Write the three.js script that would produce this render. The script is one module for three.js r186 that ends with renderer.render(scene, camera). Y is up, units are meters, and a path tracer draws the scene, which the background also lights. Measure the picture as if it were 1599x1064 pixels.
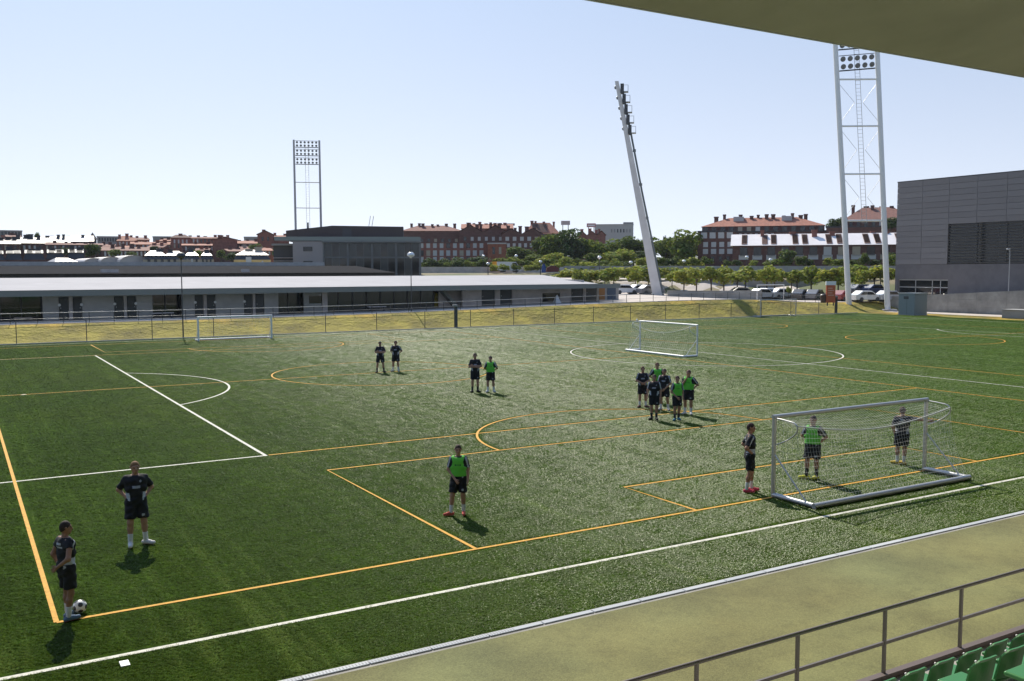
import * as THREE from 'three';
import { mergeGeometries } from 'three/addons/utils/BufferGeometryUtils.js';
import { RoundedBoxGeometry } from 'three/addons/geometries/RoundedBoxGeometry.js';

// ---------------------------------------------------------------- camera, sky, sun, exposure
// World: x runs along the near touchline, y is up, -z runs across the pitch. "d" below is the distance across (z = -d).
const scene = new THREE.Scene();
const EYE = 5.7316, EYE_D = -14.6936, YAW = 0.5371, PITCH = 0.0751, ROLL = -0.0022, FPX = 1465.6;
const camera = new THREE.PerspectiveCamera(2 * Math.atan(532 / FPX) * 180 / Math.PI, 1024 / 681, 0.1, 4000);
camera.rotation.order = 'YXZ';
camera.position.set(0, EYE, -EYE_D);
camera.rotation.set(-PITCH, -YAW, ROLL);
const renderer = new THREE.WebGLRenderer({ antialias: true });
renderer.toneMapping = THREE.LinearToneMapping;
renderer.toneMappingExposure = 1.2;
renderer.shadowMap.enabled = true;

const SUN = new THREE.Vector3(0.33, 1.70, -1.85).normalize();
const sun = new THREE.DirectionalLight(new THREE.Color().setRGB(1, 0.93, 0.80), 5);
sun.position.copy(SUN).multiplyScalar(300).add(new THREE.Vector3(45, 0, -40));
sun.target.position.set(45, 0, -40);
sun.castShadow = true;
sun.shadow.mapSize.set(4096, 4096);
Object.assign(sun.shadow.camera, { left: -180, right: 180, top: 180, bottom: -180, near: 1, far: 900 });
scene.add(sun, sun.target);

{ // clear summer air: pale at the horizon, bluer overhead, brighter round the sun
  const W = 1024, H = 512, a = new Float32Array(W * H * 4), v = new THREE.Vector3();
  for (let j = 0; j < H; j++) for (let i = 0; i < W; i++) {
    const ph = ((i + .5) / W - .5) * 2 * Math.PI, el = ((j + .5) / H - .5) * Math.PI;
    v.set(Math.cos(el) * Math.cos(ph), Math.sin(el), Math.cos(el) * Math.sin(ph));
    const e = Math.max(0, el) * 180 / Math.PI, ang = Math.acos(Math.min(1, Math.max(-1, v.dot(SUN)))) * 180 / Math.PI;
    const t = 1 - Math.exp(-e / 13.5), g = Math.exp(-ang / 26), h = Math.exp(-ang / 70);
    const c = [0.74 + (0.11 - 0.74) * t, 0.80 + (0.23 - 0.80) * t, 0.87 + (0.46 - 0.87) * t];
    const k = 4 * (j * W + i);
    a[k] = c[0] * (0.62 + 0.95 * h) + 0.42 * g; a[k + 1] = c[1] * (0.66 + 0.85 * h) + 0.42 * g; a[k + 2] = c[2] * (0.74 + 0.70 * h) + 0.42 * g; a[k + 3] = 1;
  }
  const sky = new THREE.DataTexture(a, W, H, THREE.RGBAFormat, THREE.FloatType);
  sky.mapping = THREE.EquirectangularReflectionMapping; sky.magFilter = sky.minFilter = THREE.LinearFilter; sky.needsUpdate = true;
  scene.background = sky; scene.environment = sky;
}

// ---------------------------------------------------------------- helpers
function mul(a) { return () => { a |= 0; a = a + 0x6D2B79F5 | 0; let t = Math.imul(a ^ a >>> 15, 1 | a); t = t + Math.imul(t ^ t >>> 7, 61 | t) ^ t; return ((t ^ t >>> 14) >>> 0) / 4294967296; }; }
const rnd = mul(7);
const rr = (a, b) => a + (b - a) * rnd();
const clamp = (v, a, b) => Math.min(b, Math.max(a, v));
const sstep = (a, b, v) => { const t = clamp((v - a) / (b - a), 0, 1); return t * t * (3 - 2 * t); };
const V = (x, y, d) => new THREE.Vector3(x, y, -d);
const taken = {};
function numbered(n) { const k = taken[n] = (taken[n] ?? -1) + 1; return k ? `${n}_${String(k).padStart(3, '0')}` : n; }
const ORD = ['first', 'second', 'third', 'fourth', 'fifth', 'sixth', 'seventh', 'eighth', 'ninth', 'tenth', 'eleventh', 'twelfth', 'thirteenth', 'fourteenth', 'fifteenth', 'sixteenth', 'seventeenth', 'eighteenth', 'nineteenth', 'twentieth', 'twenty-first', 'twenty-second', 'twenty-third', 'twenty-fourth', 'twenty-fifth', 'twenty-sixth', 'twenty-seventh', 'twenty-eighth'];
function shade(o) { o.traverse(m => { if (m.isMesh) { m.castShadow = true; m.receiveShadow = true; } }); return o; }
function tag(o, label, category, group) { o.userData.label = label; o.userData.category = category; if (group) o.userData.group = group; return o; }
function thing(name, label, category, pos, turn = 0, group) {
  const o = new THREE.Group(); o.name = numbered(name); scene.add(o);
  if (pos) o.position.copy(pos); o.rotation.y = turn; return tag(o, label, category, group);
}
function part(name, geo, mat, parent) {
  const m = new THREE.Mesh(Array.isArray(geo) ? join(geo) : geo, mat); m.name = name; m.castShadow = m.receiveShadow = true; parent.add(m); return m;
}
function single(name, geo, mat, label, category, group) { const m = part(numbered(name), geo, mat, scene); return tag(m, label, category, group); }
function struct(name, geo, mat) { const m = part(numbered(name), geo, mat, scene); m.userData.kind = 'structure'; return m; }
function join(list) {
  const out = list.map(g => { g = g.index ? g.toNonIndexed() : g; for (const k of Object.keys(g.attributes)) if (!['position', 'normal', 'uv'].includes(k)) g.deleteAttribute(k); return g; });
  for (const g of out) if (!g.attributes.uv) g.setAttribute('uv', new THREE.BufferAttribute(new Float32Array(g.attributes.position.count * 2), 2));
  return mergeGeometries(out);
}
// uv in metres by the dominant axis of each face
function metreUV(g) {
  g = g.index ? g.toNonIndexed() : g; const p = g.attributes.position, n = p.count, uv = new Float32Array(n * 2), A = new THREE.Vector3(), B = new THREE.Vector3(), C = new THREE.Vector3();
  for (let i = 0; i < n; i += 3) {
    A.fromBufferAttribute(p, i); B.fromBufferAttribute(p, i + 1).sub(A); C.fromBufferAttribute(p, i + 2).sub(A); B.cross(C);
    const ax = Math.abs(B.x), ay = Math.abs(B.y), az = Math.abs(B.z);
    for (let k = i; k < i + 3; k++) {
      const x = p.getX(k), y = p.getY(k), z = p.getZ(k);
      if (ay >= ax && ay >= az) { uv[2 * k] = x; uv[2 * k + 1] = z; } else if (ax >= az) { uv[2 * k] = z; uv[2 * k + 1] = y; } else { uv[2 * k] = x; uv[2 * k + 1] = y; }
    }
  }
  g.setAttribute('uv', new THREE.BufferAttribute(uv, 2)); return g;
}
function box(x0, x1, y0, y1, z0, z1) { const g = new THREE.BoxGeometry(x1 - x0, y1 - y0, z1 - z0); g.translate((x0 + x1) / 2, (y0 + y1) / 2, (z0 + z1) / 2); return metreUV(g); }
function rbox(w, h, d, r, x, y, z) { const g = new RoundedBoxGeometry(w, h, d, 2, r); g.translate(x, y, z); return g; }
const UP = new THREE.Vector3(0, 1, 0);
function rod(a, b, r, r2 = r, seg = 8) {
  const L = a.distanceTo(b), g = new THREE.CylinderGeometry(r2, r, L, seg, 1); g.translate(0, L / 2, 0);
  g.applyQuaternion(new THREE.Quaternion().setFromUnitVectors(UP, b.clone().sub(a).normalize())); g.translate(a.x, a.y, a.z); return g;
}
function bar(a, b, w, h) { // rectangular bar from a to b, w sideways, h upright
  const L = a.distanceTo(b), g = new THREE.BoxGeometry(w, h, L), m = new THREE.Matrix4().lookAt(a, b, UP); g.applyMatrix4(m); g.translate((a.x + b.x) / 2, (a.y + b.y) / 2, (a.z + b.z) / 2); return metreUV(g);
}
function pipe(pts, r, seg = 16, rad = 6) { return new THREE.TubeGeometry(new THREE.CatmullRomCurve3(pts), seg, r, rad, false); }
function quadGeo(list) { // list of [a,b,c,d] corners, anticlockwise
  const p = []; for (const [a, b, c, d] of list) p.push(...a, ...b, ...c, ...a, ...c, ...d);
  const g = new THREE.BufferGeometry(); g.setAttribute('position', new THREE.Float32BufferAttribute(p, 3)); g.computeVertexNormals(); return metreUV(g);
}
function prism(profile, depth, z0 = 0) { // profile [[x,y]...] extruded along z
  const s = new THREE.Shape(profile.map(p => new THREE.Vector2(p[0], p[1]))); const g = new THREE.ExtrudeGeometry(s, { depth, bevelEnabled: false }); g.translate(0, 0, z0); return metreUV(g);
}
// sight lines: where a bearing meets a given range, used to set far things out on the ground
function ray(u, v) {
  let a = (u - 799.5) / FPX, b = (v - 532) / FPX; const cr = Math.cos(-ROLL), sr = Math.sin(-ROLL);[a, b] = [a * cr - b * sr, a * sr + b * cr];
  const y = -b * Math.cos(PITCH) - Math.sin(PITCH), z = -b * Math.sin(PITCH) + Math.cos(PITCH);
  return [a * Math.cos(YAW) + z * Math.sin(YAW), y, -a * Math.sin(YAW) + z * Math.cos(YAW)];
}
function spot(u, v, R) { const r = ray(u, v), t = R / Math.hypot(r[0], r[2]); return new THREE.Vector3(r[0] * t, EYE + r[1] * t, -(r[2] * t + EYE_D)); }
const level = (u, v, R) => spot(u, v, R).y;
const onD = (u, d) => { const r = ray(u, 450); return r[0] * (d - EYE_D) / r[2]; };      // x on the line d = const at a bearing
function frame(u0, u1, R, skew = 0) { // a base that faces the stand, w metres wide
  const a = spot(u0, 420, R), b = spot(u1, 420, R), p = a.clone().add(b).multiplyScalar(.5); p.y = 0;
  const dir = new THREE.Vector3(b.x - a.x, 0, b.z - a.z), w = dir.length(); return { p, turn: Math.atan2(-dir.z, dir.x) + skew, w, h: v => level((u0 + u1) / 2, v, R) };
}

// ---------------------------------------------------------------- textures and materials
function lattice(n, seed) { const r = mul(seed), a = new Float32Array(n * n); for (let i = 0; i < a.length; i++) a[i] = r(); return (x, y) => { const xi = Math.floor(x), yi = Math.floor(y), fx = x - xi, fy = y - yi, sx = fx * fx * (3 - 2 * fx), sy = fy * fy * (3 - 2 * fy), w = k => ((k % n) + n) % n, A = a[w(yi) * n + w(xi)], B = a[w(yi) * n + w(xi + 1)], C = a[w(yi + 1) * n + w(xi)], D = a[w(yi + 1) * n + w(xi + 1)]; return A + (B - A) * sx + (C - A) * sy + (A - B - C + D) * sx * sy; }; }
const enc = v => { v = clamp(v, 0, 1); return Math.round(255 * (v <= .0031308 ? 12.92 * v : 1.055 * v ** (1 / 2.4) - .055)); };
function tex(n, metres, fn, srgb = true) { // fn(s,t) in 0..1 -> [r,g,b] linear colour or a plain value
  const a = new Uint8Array(n * n * 4);
  for (let j = 0; j < n; j++) for (let i = 0; i < n; i++) {
    const c = fn(i / n, j / n), k = 4 * (j * n + i);
    if (srgb) { a[k] = enc(c[0]); a[k + 1] = enc(c[1]); a[k + 2] = enc(c[2]); } else a[k] = a[k + 1] = a[k + 2] = clamp(Math.round(c * 255), 0, 255);
    a[k + 3] = 255;
  }
  const t = new THREE.DataTexture(a, n, n); t.wrapS = t.wrapT = THREE.RepeatWrapping; t.magFilter = THREE.LinearFilter; t.minFilter = THREE.LinearMipmapLinearFilter; t.generateMipmaps = true; t.anisotropy = 8;
  t.repeat.set(1 / metres, 1 / metres); if (srgb) t.colorSpace = THREE.SRGBColorSpace; t.needsUpdate = true; return t;
}
function fbm(seed, base, oct) { const L = []; for (let o = 0; o < oct; o++) L.push(lattice(base << o, seed + o)); return (s, t) => { let v = 0, a = .5, w = 0; for (let o = 0; o < oct; o++) { const n = base << o; v += a * L[o](s * n, t * n); w += a; a *= .55; } return v / w; }; }
const lin = (r, g, b) => new THREE.Color().setRGB(r, g, b);
function mat(r, g, b, rough = .85, extra = {}) { return new THREE.MeshStandardMaterial({ color: lin(r, g, b), roughness: rough, metalness: 0, ...extra }); }
function grainy(r, g, b, seed, metres, amount, rough = .9, bump = 0, base = 8, spec = 1) {
  const f = fbm(seed, base, 5), t = tex(256, metres, (s, q) => { const k = 1 + amount * (f(s, q) - .5) * 2; return [r * k, g * k, b * k]; });
  const o = { map: t, roughness: rough }; if (bump) { o.bumpMap = tex(256, metres, (s, q) => f(s, q), false); o.bumpScale = bump; } if (spec < 1) return new THREE.MeshPhysicalMaterial({ ...o, specularIntensity: spec }); return new THREE.MeshStandardMaterial(o);
}
const M = {
  concrete: grainy(.34, .33, .31, 11, 6, .35, .9, .01),
  paleConcrete: grainy(.52, .47, .44, 17, 7, .30, .9, .01),
  rampConcrete: grainy(.30, .285, .255, 13, 8, .45, .9, .01),
  paving: grainy(.52, .45, .39, 19, 9, .2, .92),
  greyWall: grainy(.42, .41, .385, 23, 5, .18, .85),
  fascia: mat(.19, .205, .19, .6),
  roofMetal: grainy(.42, .405, .41, 27, 14, .10, .8, 0, 8, .15),
  darkDoor: mat(.05, .055, .055, .5), darkGlass: mat(.012, .015, .017, .06), midGlass: mat(.03, .04, .042, .12),
  white: mat(.78, .78, .76, .5), paintedSteel: mat(.62, .64, .64, .42), darkSteel: mat(.05, .052, .055, .5),
  galv: new THREE.MeshStandardMaterial({ color: lin(.45, .45, .44), roughness: .45, metalness: .6 }),
  alu: new THREE.MeshStandardMaterial({ color: lin(.52, .51, .50), roughness: .4, metalness: .6 }),
  brick: grainy(.24, .095, .068, 31, 4, .4, .92), brickDark: grainy(.125, .062, .050, 33, 4, .4, .92), brickWarm: grainy(.30, .105, .06, 35, 4, .35, .92),
  tile: grainy(.33, .12, .075, 37, 3, .4, .85), tileRed: grainy(.19, .062, .045, 38, 3, .4, .85), tileDark: grainy(.20, .08, .06, 39, 3, .4, .85),
  slate: new THREE.MeshPhysicalMaterial({ color: lin(.10, .10, .105), roughness: .5, specularIntensity: .6 }), slateDark: mat(.045, .045, .05, .7),
  zinc: new THREE.MeshStandardMaterial({ color: lin(.46, .43, .42), roughness: .5, metalness: .2 }),
  sheetRoof: grainy(.80, .74, .71, 29, 9, .10, .5), cream: grainy(.50, .40, .24, 41, 5, .15, .9), yellow: grainy(.62, .44, .18, 43, 5, .12, .9), beige: grainy(.38, .33, .25, 45, 5, .2, .9),
  greyFar: mat(.27, .265, .255, .8), paleFar: mat(.46, .445, .42, .8), shutter: mat(.50, .50, .48, .8), pane: mat(.03, .035, .04, .12),
  lampGlass: mat(.75, .76, .78, .25), brownPanel: mat(.055, .04, .04, .6), greenGlass: mat(.16, .20, .19, .15),
};
M.slateDark.side = THREE.DoubleSide;

// ---------------------------------------------------------------- ground, pitch, bank
const bankTop = x => 1.28 + .66 * sstep(24, 80, x) - .75 * sstep(84, 103, x);
function hill(r) { const k = [[0, 1.5], [150, 1.9], [158, 1.95], [163, 4.1], [195, 4.3], [203, 5.0], [235, 5.2], [330, 5.8], [520, 9], [900, 18], [1600, 27]]; for (let i = 1; i < k.length; i++) if (r < k[i][0]) return k[i - 1][1] + (k[i][1] - k[i - 1][1]) * (r - k[i - 1][0]) / (k[i][0] - k[i - 1][0]); return 30; }
function ground(x, d) {
  const r = Math.hypot(x, d - EYE_D), far = hill(r);
  if (x > 113.2 && d < 95) return Math.max(1.9, far);
  return d < 76 ? bankTop(clamp(x, -60, 140)) - .02 : THREE.MathUtils.lerp(bankTop(x) - .02, Math.max(far, bankTop(x)), sstep(76, 120, d));
}
{
  const xs = [], ds = []; for (let x = -300; x < -60; x += 30) xs.push(x); for (let x = -60; x < 420; x += 5) xs.push(x); for (let x = 420; x <= 620; x += 40) xs.push(x);
  ds.push(73.3); for (let d = 76; d < 330; d += 4) ds.push(d); for (let d = 330; d <= 640; d += 30) ds.push(d);
  const p = [], idx = []; for (const d of ds) for (const x of xs) p.push(x, ground(x, d), -d);
  for (let j = 0; j < ds.length - 1; j++) for (let i = 0; i < xs.length - 1; i++) { const a = j * xs.length + i, b = a + 1, c = a + xs.length, e = c + 1; idx.push(a, b, e, a, e, c); }
  const g = new THREE.BufferGeometry(); g.setAttribute('position', new THREE.Float32BufferAttribute(p, 3)); g.setIndex(idx); g.computeVertexNormals();
  const f = fbm(51, 6, 6), m = new THREE.MeshStandardMaterial({ roughness: .95, map: tex(512, 60, (s, t) => { const k = f(s, t), q = sstep(.42, .62, k); return [.10 + .10 * q, .115 + .05 * q, .04 + .05 * q]; }) });
  struct('terrain', metreUV(g), m);
  struct('ground', box(-250, 500, -.40, -.06, -73.2, 120), grainy(.26, .235, .15, 53, 12, .3, .95));
}
// artificial turf
const turfTone = fbm(61, 5, 6), turfFine = fbm(63, 128, 3), speck = lattice(1024, 65), streakA = lattice(512, 66), streakB = lattice(64, 67), blot = fbm(68, 20, 4);
const turfMap = tex(2048, 15, (s, t) => {
  const fine = turfFine(s, t), sp = speck(s * 1024, t * 1024), st = streakA(s * 512, t * 16), lane = streakB(s * 64, t * 4), b = blot(s, t);
  let k = .62 + .75 * (fine - .5) + .35 * (b - .5) + .22 * (st - .5) + .16 * (lane - .5);
  const pale = sstep(.86, .99, sp * .8 + .25 * st) * (.35 + .65 * sstep(.42, .6, b)) + .42 * sstep(.76, .95, st) * sstep(.42, .75, lane) * (.4 + .6 * sp);
  k = Math.max(.12, k);
  return [.047 * k + .11 * pale, .096 * k + .125 * pale, .003 * k + .045 * pale];
});
const turfBump = tex(1024, 7.5, (s, t) => .5 * turfFine(s, t) + .5 * speck(s * 1024, t * 1024), false);
const turfMat = new THREE.MeshPhysicalMaterial({ map: turfMap, vertexColors: true, roughness: .9, specularIntensity: .05, bumpMap: turfBump, bumpScale: .012 });
{
  const nx = 132, nd = 71, x0 = -30, x1 = 102, d0 = -2.1, d1 = 68, p = [], c = [], uv = [], idx = [], w1 = fbm(71, 4, 5), w2 = fbm(74, 9, 4);
  for (let j = 0; j <= nd; j++) for (let i = 0; i <= nx; i++) {
    const x = x0 + (x1 - x0) * i / nx, d = d0 + (d1 - d0) * j / nd; p.push(x, 0, -d); uv.push(x, -d);
    const k = .84 + .4 * (w1(x / 130 + .3, d / 130 + .2) - .35) + .3 * (w2(x / 110, d / 40) - .5), wear = sstep(.5, .72, w2(x / 60 + .1, d / 60 + .4)); c.push(k * (1 + .22 * wear), k * (1 + .07 * wear), k * (1 + .18 * wear));
  }
  for (let j = 0; j < nd; j++) for (let i = 0; i < nx; i++) { const a = j * (nx + 1) + i; idx.push(a, a + 1, a + nx + 2, a, a + nx + 2, a + nx + 1); }
  const g = new THREE.BufferGeometry(); g.setAttribute('position', new THREE.Float32BufferAttribute(p, 3)); g.setAttribute('uv', new THREE.Float32BufferAttribute(uv, 2)); g.setAttribute('color', new THREE.Float32BufferAttribute(c, 3)); g.setIndex(idx); g.computeVertexNormals();
  struct('artificial_turf', g, turfMat);
}
// olive walkway in front of the stand and its kerb of single stones
const walkF = fbm(81, 8, 6), walkG = lattice(512, 82), walkB = fbm(84, 3, 4), walkS = fbm(87, 48, 3);
struct('walkway', box(-40, 70, -.055, .02, 2.345, 9), new THREE.MeshStandardMaterial({ roughness: .95, bumpMap: tex(512, 3, (s, t) => walkG(s * 512, t * 512), false), bumpScale: .006, map: tex(1024, 9, (s, t) => { const k = .50 + .72 * walkF(s, t) + .34 * (walkG(s * 512, t * 512) - .5) - .10 * sstep(.50, .80, walkS(s, t)) * (.4 + walkF(s, t)), b = walkB(s, t); return [.195 * k * (.9 + .25 * b), .195 * k, .076 * k * (1.05 - .2 * b)]; }) }));
{
  const k = struct('drain_kerb', box(-40, 70, -.05, .012, 2.09, 2.34), M.rampConcrete), stones = [0, 1, 2].map(i => mat(.40 + .04 * i, .42 + .04 * i, .45 + .035 * i, .8)), g = new RoundedBoxGeometry(.985, .06, .12, 2, .012), slot = mat(.34, .34, .35, .8), slotGeo = box(-.009, .009, 0, .004, -.03, .03);
  for (let i = -2; i < 40; i++) { const m = part(i == -2 ? 'kerb_stone' : `kerb_stone_${String(i + 2).padStart(3, '0')}`, g, stones[Math.floor(rnd() * 3)], k); m.position.set(i + .5, .004, 2.2); m.rotation.y = rr(-.003, .003); }
  for (let i = 44; i < 150; i++) { const m = part(i == 44 ? 'drain_slot' : `drain_slot_${String(i - 44).padStart(3, '0')}`, slotGeo, slot, k); m.position.set(i * .05, .0335, 2.2); }
}
// painted lines: flat strips on the turf
const LW = .105, OW = .083, MX = 2640, MD = 1404, lineMask = new Uint8Array(MX * MD);   // where paint lies, 5 cm cells
function markPaint(x, d, w) { const r = Math.ceil(w / 2 / .05 + .4), i = Math.floor((x + 30) / .05), j = Math.floor((d + 2.1) / .05); for (let a = -r; a <= r; a++) for (let b = -r; b <= r; b++) if (i + a >= 0 && j + b >= 0 && i + a < MX && j + b < MD) lineMask[(j + b) * MX + i + a] = 1; }
function strip(pts, w, y = .006, close = false) {
  const n = pts.length, q = []; for (let i = 0; i < (close ? n : n - 1); i++) { const P = pts[i], Q = pts[(i + 1) % n], L = Math.hypot(Q[0] - P[0], Q[1] - P[1]), m = Math.ceil(L / .06); for (let k = 0; k <= m; k++) markPaint(P[0] + (Q[0] - P[0]) * k / m, P[1] + (Q[1] - P[1]) * k / m, w + .03); } const off = pts.map((p, i) => { const a = pts[i ? i - 1 : (close ? n - 1 : 0)], b = pts[i < n - 1 ? i + 1 : (close ? 0 : n - 1)], dx = b[0] - a[0], dd = b[1] - a[1], L = Math.hypot(dx, dd); return [-dd / L * w / 2, dx / L * w / 2]; });
  for (let i = 0; i < (close ? n : n - 1); i++) { const j = (i + 1) % n, P = pts[i], Q = pts[j], o = off[i], s = off[j]; q.push([[P[0] - o[0], y, -(P[1] - o[1])], [Q[0] - s[0], y, -(Q[1] - s[1])], [Q[0] + s[0], y, -(Q[1] + s[1])], [P[0] + o[0], y, -(P[1] + o[1])]]); }
  return quadGeo(q);
}
function arc(cx, cd, r, a0, a1, n = 40) { const p = []; for (let i = 0; i <= n; i++) { const a = a0 + (a1 - a0) * i / n; p.push([cx + r * Math.cos(a), cd + r * Math.sin(a)]); } return p; }
{
  const nz = fbm(91, 64, 3);
  const white = new THREE.MeshStandardMaterial({ roughness: .85, map: tex(512, 3, (s, t) => { const k = .72 + .45 * (nz(s, t) - .5); return [.80 * k, .77 * k, .66 * k]; }) });
  const orange = new THREE.MeshStandardMaterial({ roughness: .85, map: tex(512, 3, (s, t) => { const k = .85 + .5 * (nz(s, t) - .5); return [.70 * k, .355 * k, .036 * k]; }) });
  const W = 67.6, m = 34.1, P = 8.14, HX = 44.45, PI = Math.PI;
  struct('near_touchline', strip([[-30, 0], [97.2, 0]], LW), white);
  struct('far_touchline', strip([[-30, 66.6], [97.2, 66.6]], LW), white);
  struct('goal_line', strip([[97.2, 0], [97.2, 66.6]], LW), white);
  struct('penalty_area_line', [strip([[-30, m - 20.16], [P, m - 20.16]], LW), strip([[P, m - 20.22], [P, m + 20.22]], LW, .0065), strip([[-30, m + 20.16], [P, m + 20.16]], LW)], white);
  const h = Math.acos(5.5 / 9.15); struct('penalty_arc', strip(arc(P - 5.5, m, 9.15, -h, h), LW, .007), white);
  struct('halfway_line', strip([[HX, 0], [HX, 66.6]], LW, .0065), white);
  struct('centre_circle', strip(arc(HX, m, 9.15, 0, 2 * PI, 96).slice(0, -1), LW, .007, true), white);
  struct('penalty_spot', new THREE.CircleGeometry(.14, 16).rotateX(-PI / 2).translate(P - 5.5, .0075, -m), white);
  struct('far_penalty_area_line', [strip([[97, m - 20.16], [80.7, m - 20.16], [80.7, m + 20.16], [97, m + 20.16]], LW), strip(arc(86.2, m, 9.15, PI - h, PI + h), LW, .007)], white);
  for (const c of [20.54, 68.36]) { // the two crosswise small pitches
    const g = 1.95, e = 64.3, y = .010, yb = .0115, hw = 19.3;
    struct('orange_goal_line', strip([[c - hw, g], [c + hw, g]], OW, y), orange);
    struct('orange_side_line', [strip([[c - hw, g], [c - hw, e]], OW, yb), strip([[c + hw, g], [c + hw, e]], OW, yb)], orange);
    struct('orange_far_goal_line', strip([[c - hw, e], [c + hw, e]], OW, y), orange);
    struct('orange_penalty_area_line', strip([[c - 11.5, g], [c - 11.5, 10.87], [c + 11.5, 10.87], [c + 11.5, g]], OW, yb + .0005), orange);
    struct('orange_goal_area_line', strip([[c - 5.52, g], [c - 5.52, 4.76], [c + 5.52, 4.76], [c + 5.52, g]], OW, yb + .0005), orange);
    struct('orange_arc', strip(arc(c, 10.87, 5.8, 0, PI), OW, .0135), orange);
    struct('orange_offside_line', strip([[c == 20.54 ? P + .1 : c - hw, 13.95], [c + hw, 13.95]], OW, y), orange);
    struct('orange_halfway_line', strip([[c - hw, 34.1], [c + hw, 34.1]], OW, y), orange);
    struct('orange_circle', strip(arc(c, 34.1, 6, 0, 2 * PI, 64).slice(0, -1), OW, .0135, true), orange);
    struct('orange_far_arc', [strip(arc(c, 56.6, 5.8, PI, 2 * PI), OW, .0135), strip([[c - 11.5, e], [c - 11.5, 56.6], [c + 11.5, 56.6], [c + 11.5, e]], OW, yb + .0005)], orange);
    struct('orange_far_offside_line', strip([[c - hw, 54.3], [c + hw, 54.3]], OW, y - .0005), orange);
  }
}
// turf fibres: small tufts of short blades standing on the sheet, none on the painted lines
{
  const r = mul(909), p = []; for (let i = 0; i < 7; i++) { const a = r() * 6.283, q = .085 * Math.sqrt(r()), x = Math.cos(a) * q, z = Math.sin(a) * q, la = (r() - .5) * 1.3, t = la + 1.571 + (r() - .5) * .9, w = .0032 + .0025 * r(), ln = .008 + .009 * r(), h = ln * (.62 + .36 * r()), cx = Math.cos(t) * w, cz = Math.sin(t) * w, ex = Math.cos(la) * ln, ez = Math.sin(la) * ln; p.push(x - cx, 0, z - cz, x + cx, 0, z + cz, x + ex + cx * .7, h, z + ez + cz * .7, x - cx, 0, z - cz, x + ex + cx * .7, h, z + ez + cz * .7, x + ex - cx * .7, h, z + ez - cz * .7); }
  const g = new THREE.BufferGeometry(); g.setAttribute('position', new THREE.Float32BufferAttribute(p, 3)); g.computeVertexNormals();
  const m = new THREE.MeshPhysicalMaterial({ color: lin(.080, .148, .0025), roughness: .37, specularIntensity: .20, transmission: .35, thickness: 0, side: THREE.DoubleSide });
  const n = 640000, im = new THREE.InstancedMesh(g, m, n), o = new THREE.Object3D(), c = new THREE.Color(), pat = fbm(915, 12, 5), lane = lattice(512, 916), fine = lattice(1024, 917); let k = 0, guard = 0;
  while (k < n && guard++ < 4e6) {
    const R = 13 + 120 * Math.pow(r(), 1.4), az = YAW + (r() - .5) * 1.06, x = R * Math.sin(az), d = R * Math.cos(az) + EYE_D; if (d < -2.05 || d > 67.9 || x < -29.5 || x > 101.5) continue;
    if (lineMask[Math.floor((d + 2.1) / .05) * MX + Math.floor((x + 30) / .05)]) continue;
    const q = pat(x / 34, d / 34), l = lane(x * 2.2, d * .12), keep = .55 + .35 * q + .5 * (l - .5); if (r() > keep) continue;
    o.position.set(x, .002, -d); o.rotation.set(0, (r() - .5) * 1.0, 0); const sc = (.8 + .5 * r()) * (1 + R / 110); o.scale.set(sc, .75 + .5 * r(), sc); o.updateMatrix(); im.setMatrixAt(k, o.matrix); const b = .86 + .28 * r() + .3 * (fine(x * 3, d * 3) - .5); const sk = .8 * sstep(.62, .88, lane(x * 9, d * .22 + 40)) * sstep(.35, .7, lane(x * .7 + 90, d * .05)); im.setColorAt(k, c.setRGB((b + sk) * (.85 + .4 * r()) + .5 * sk, b + sk, b * (.5 + .7 * r()) + 16 * sk)); k++;
  }
  im.count = k; im.name = 'turf_fibres'; im.userData.kind = 'stuff'; im.userData.label = 'short green plastic fibres of the artificial pitch'; im.userData.category = 'turf'; im.castShadow = im.receiveShadow = true; scene.add(im);
}
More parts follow.
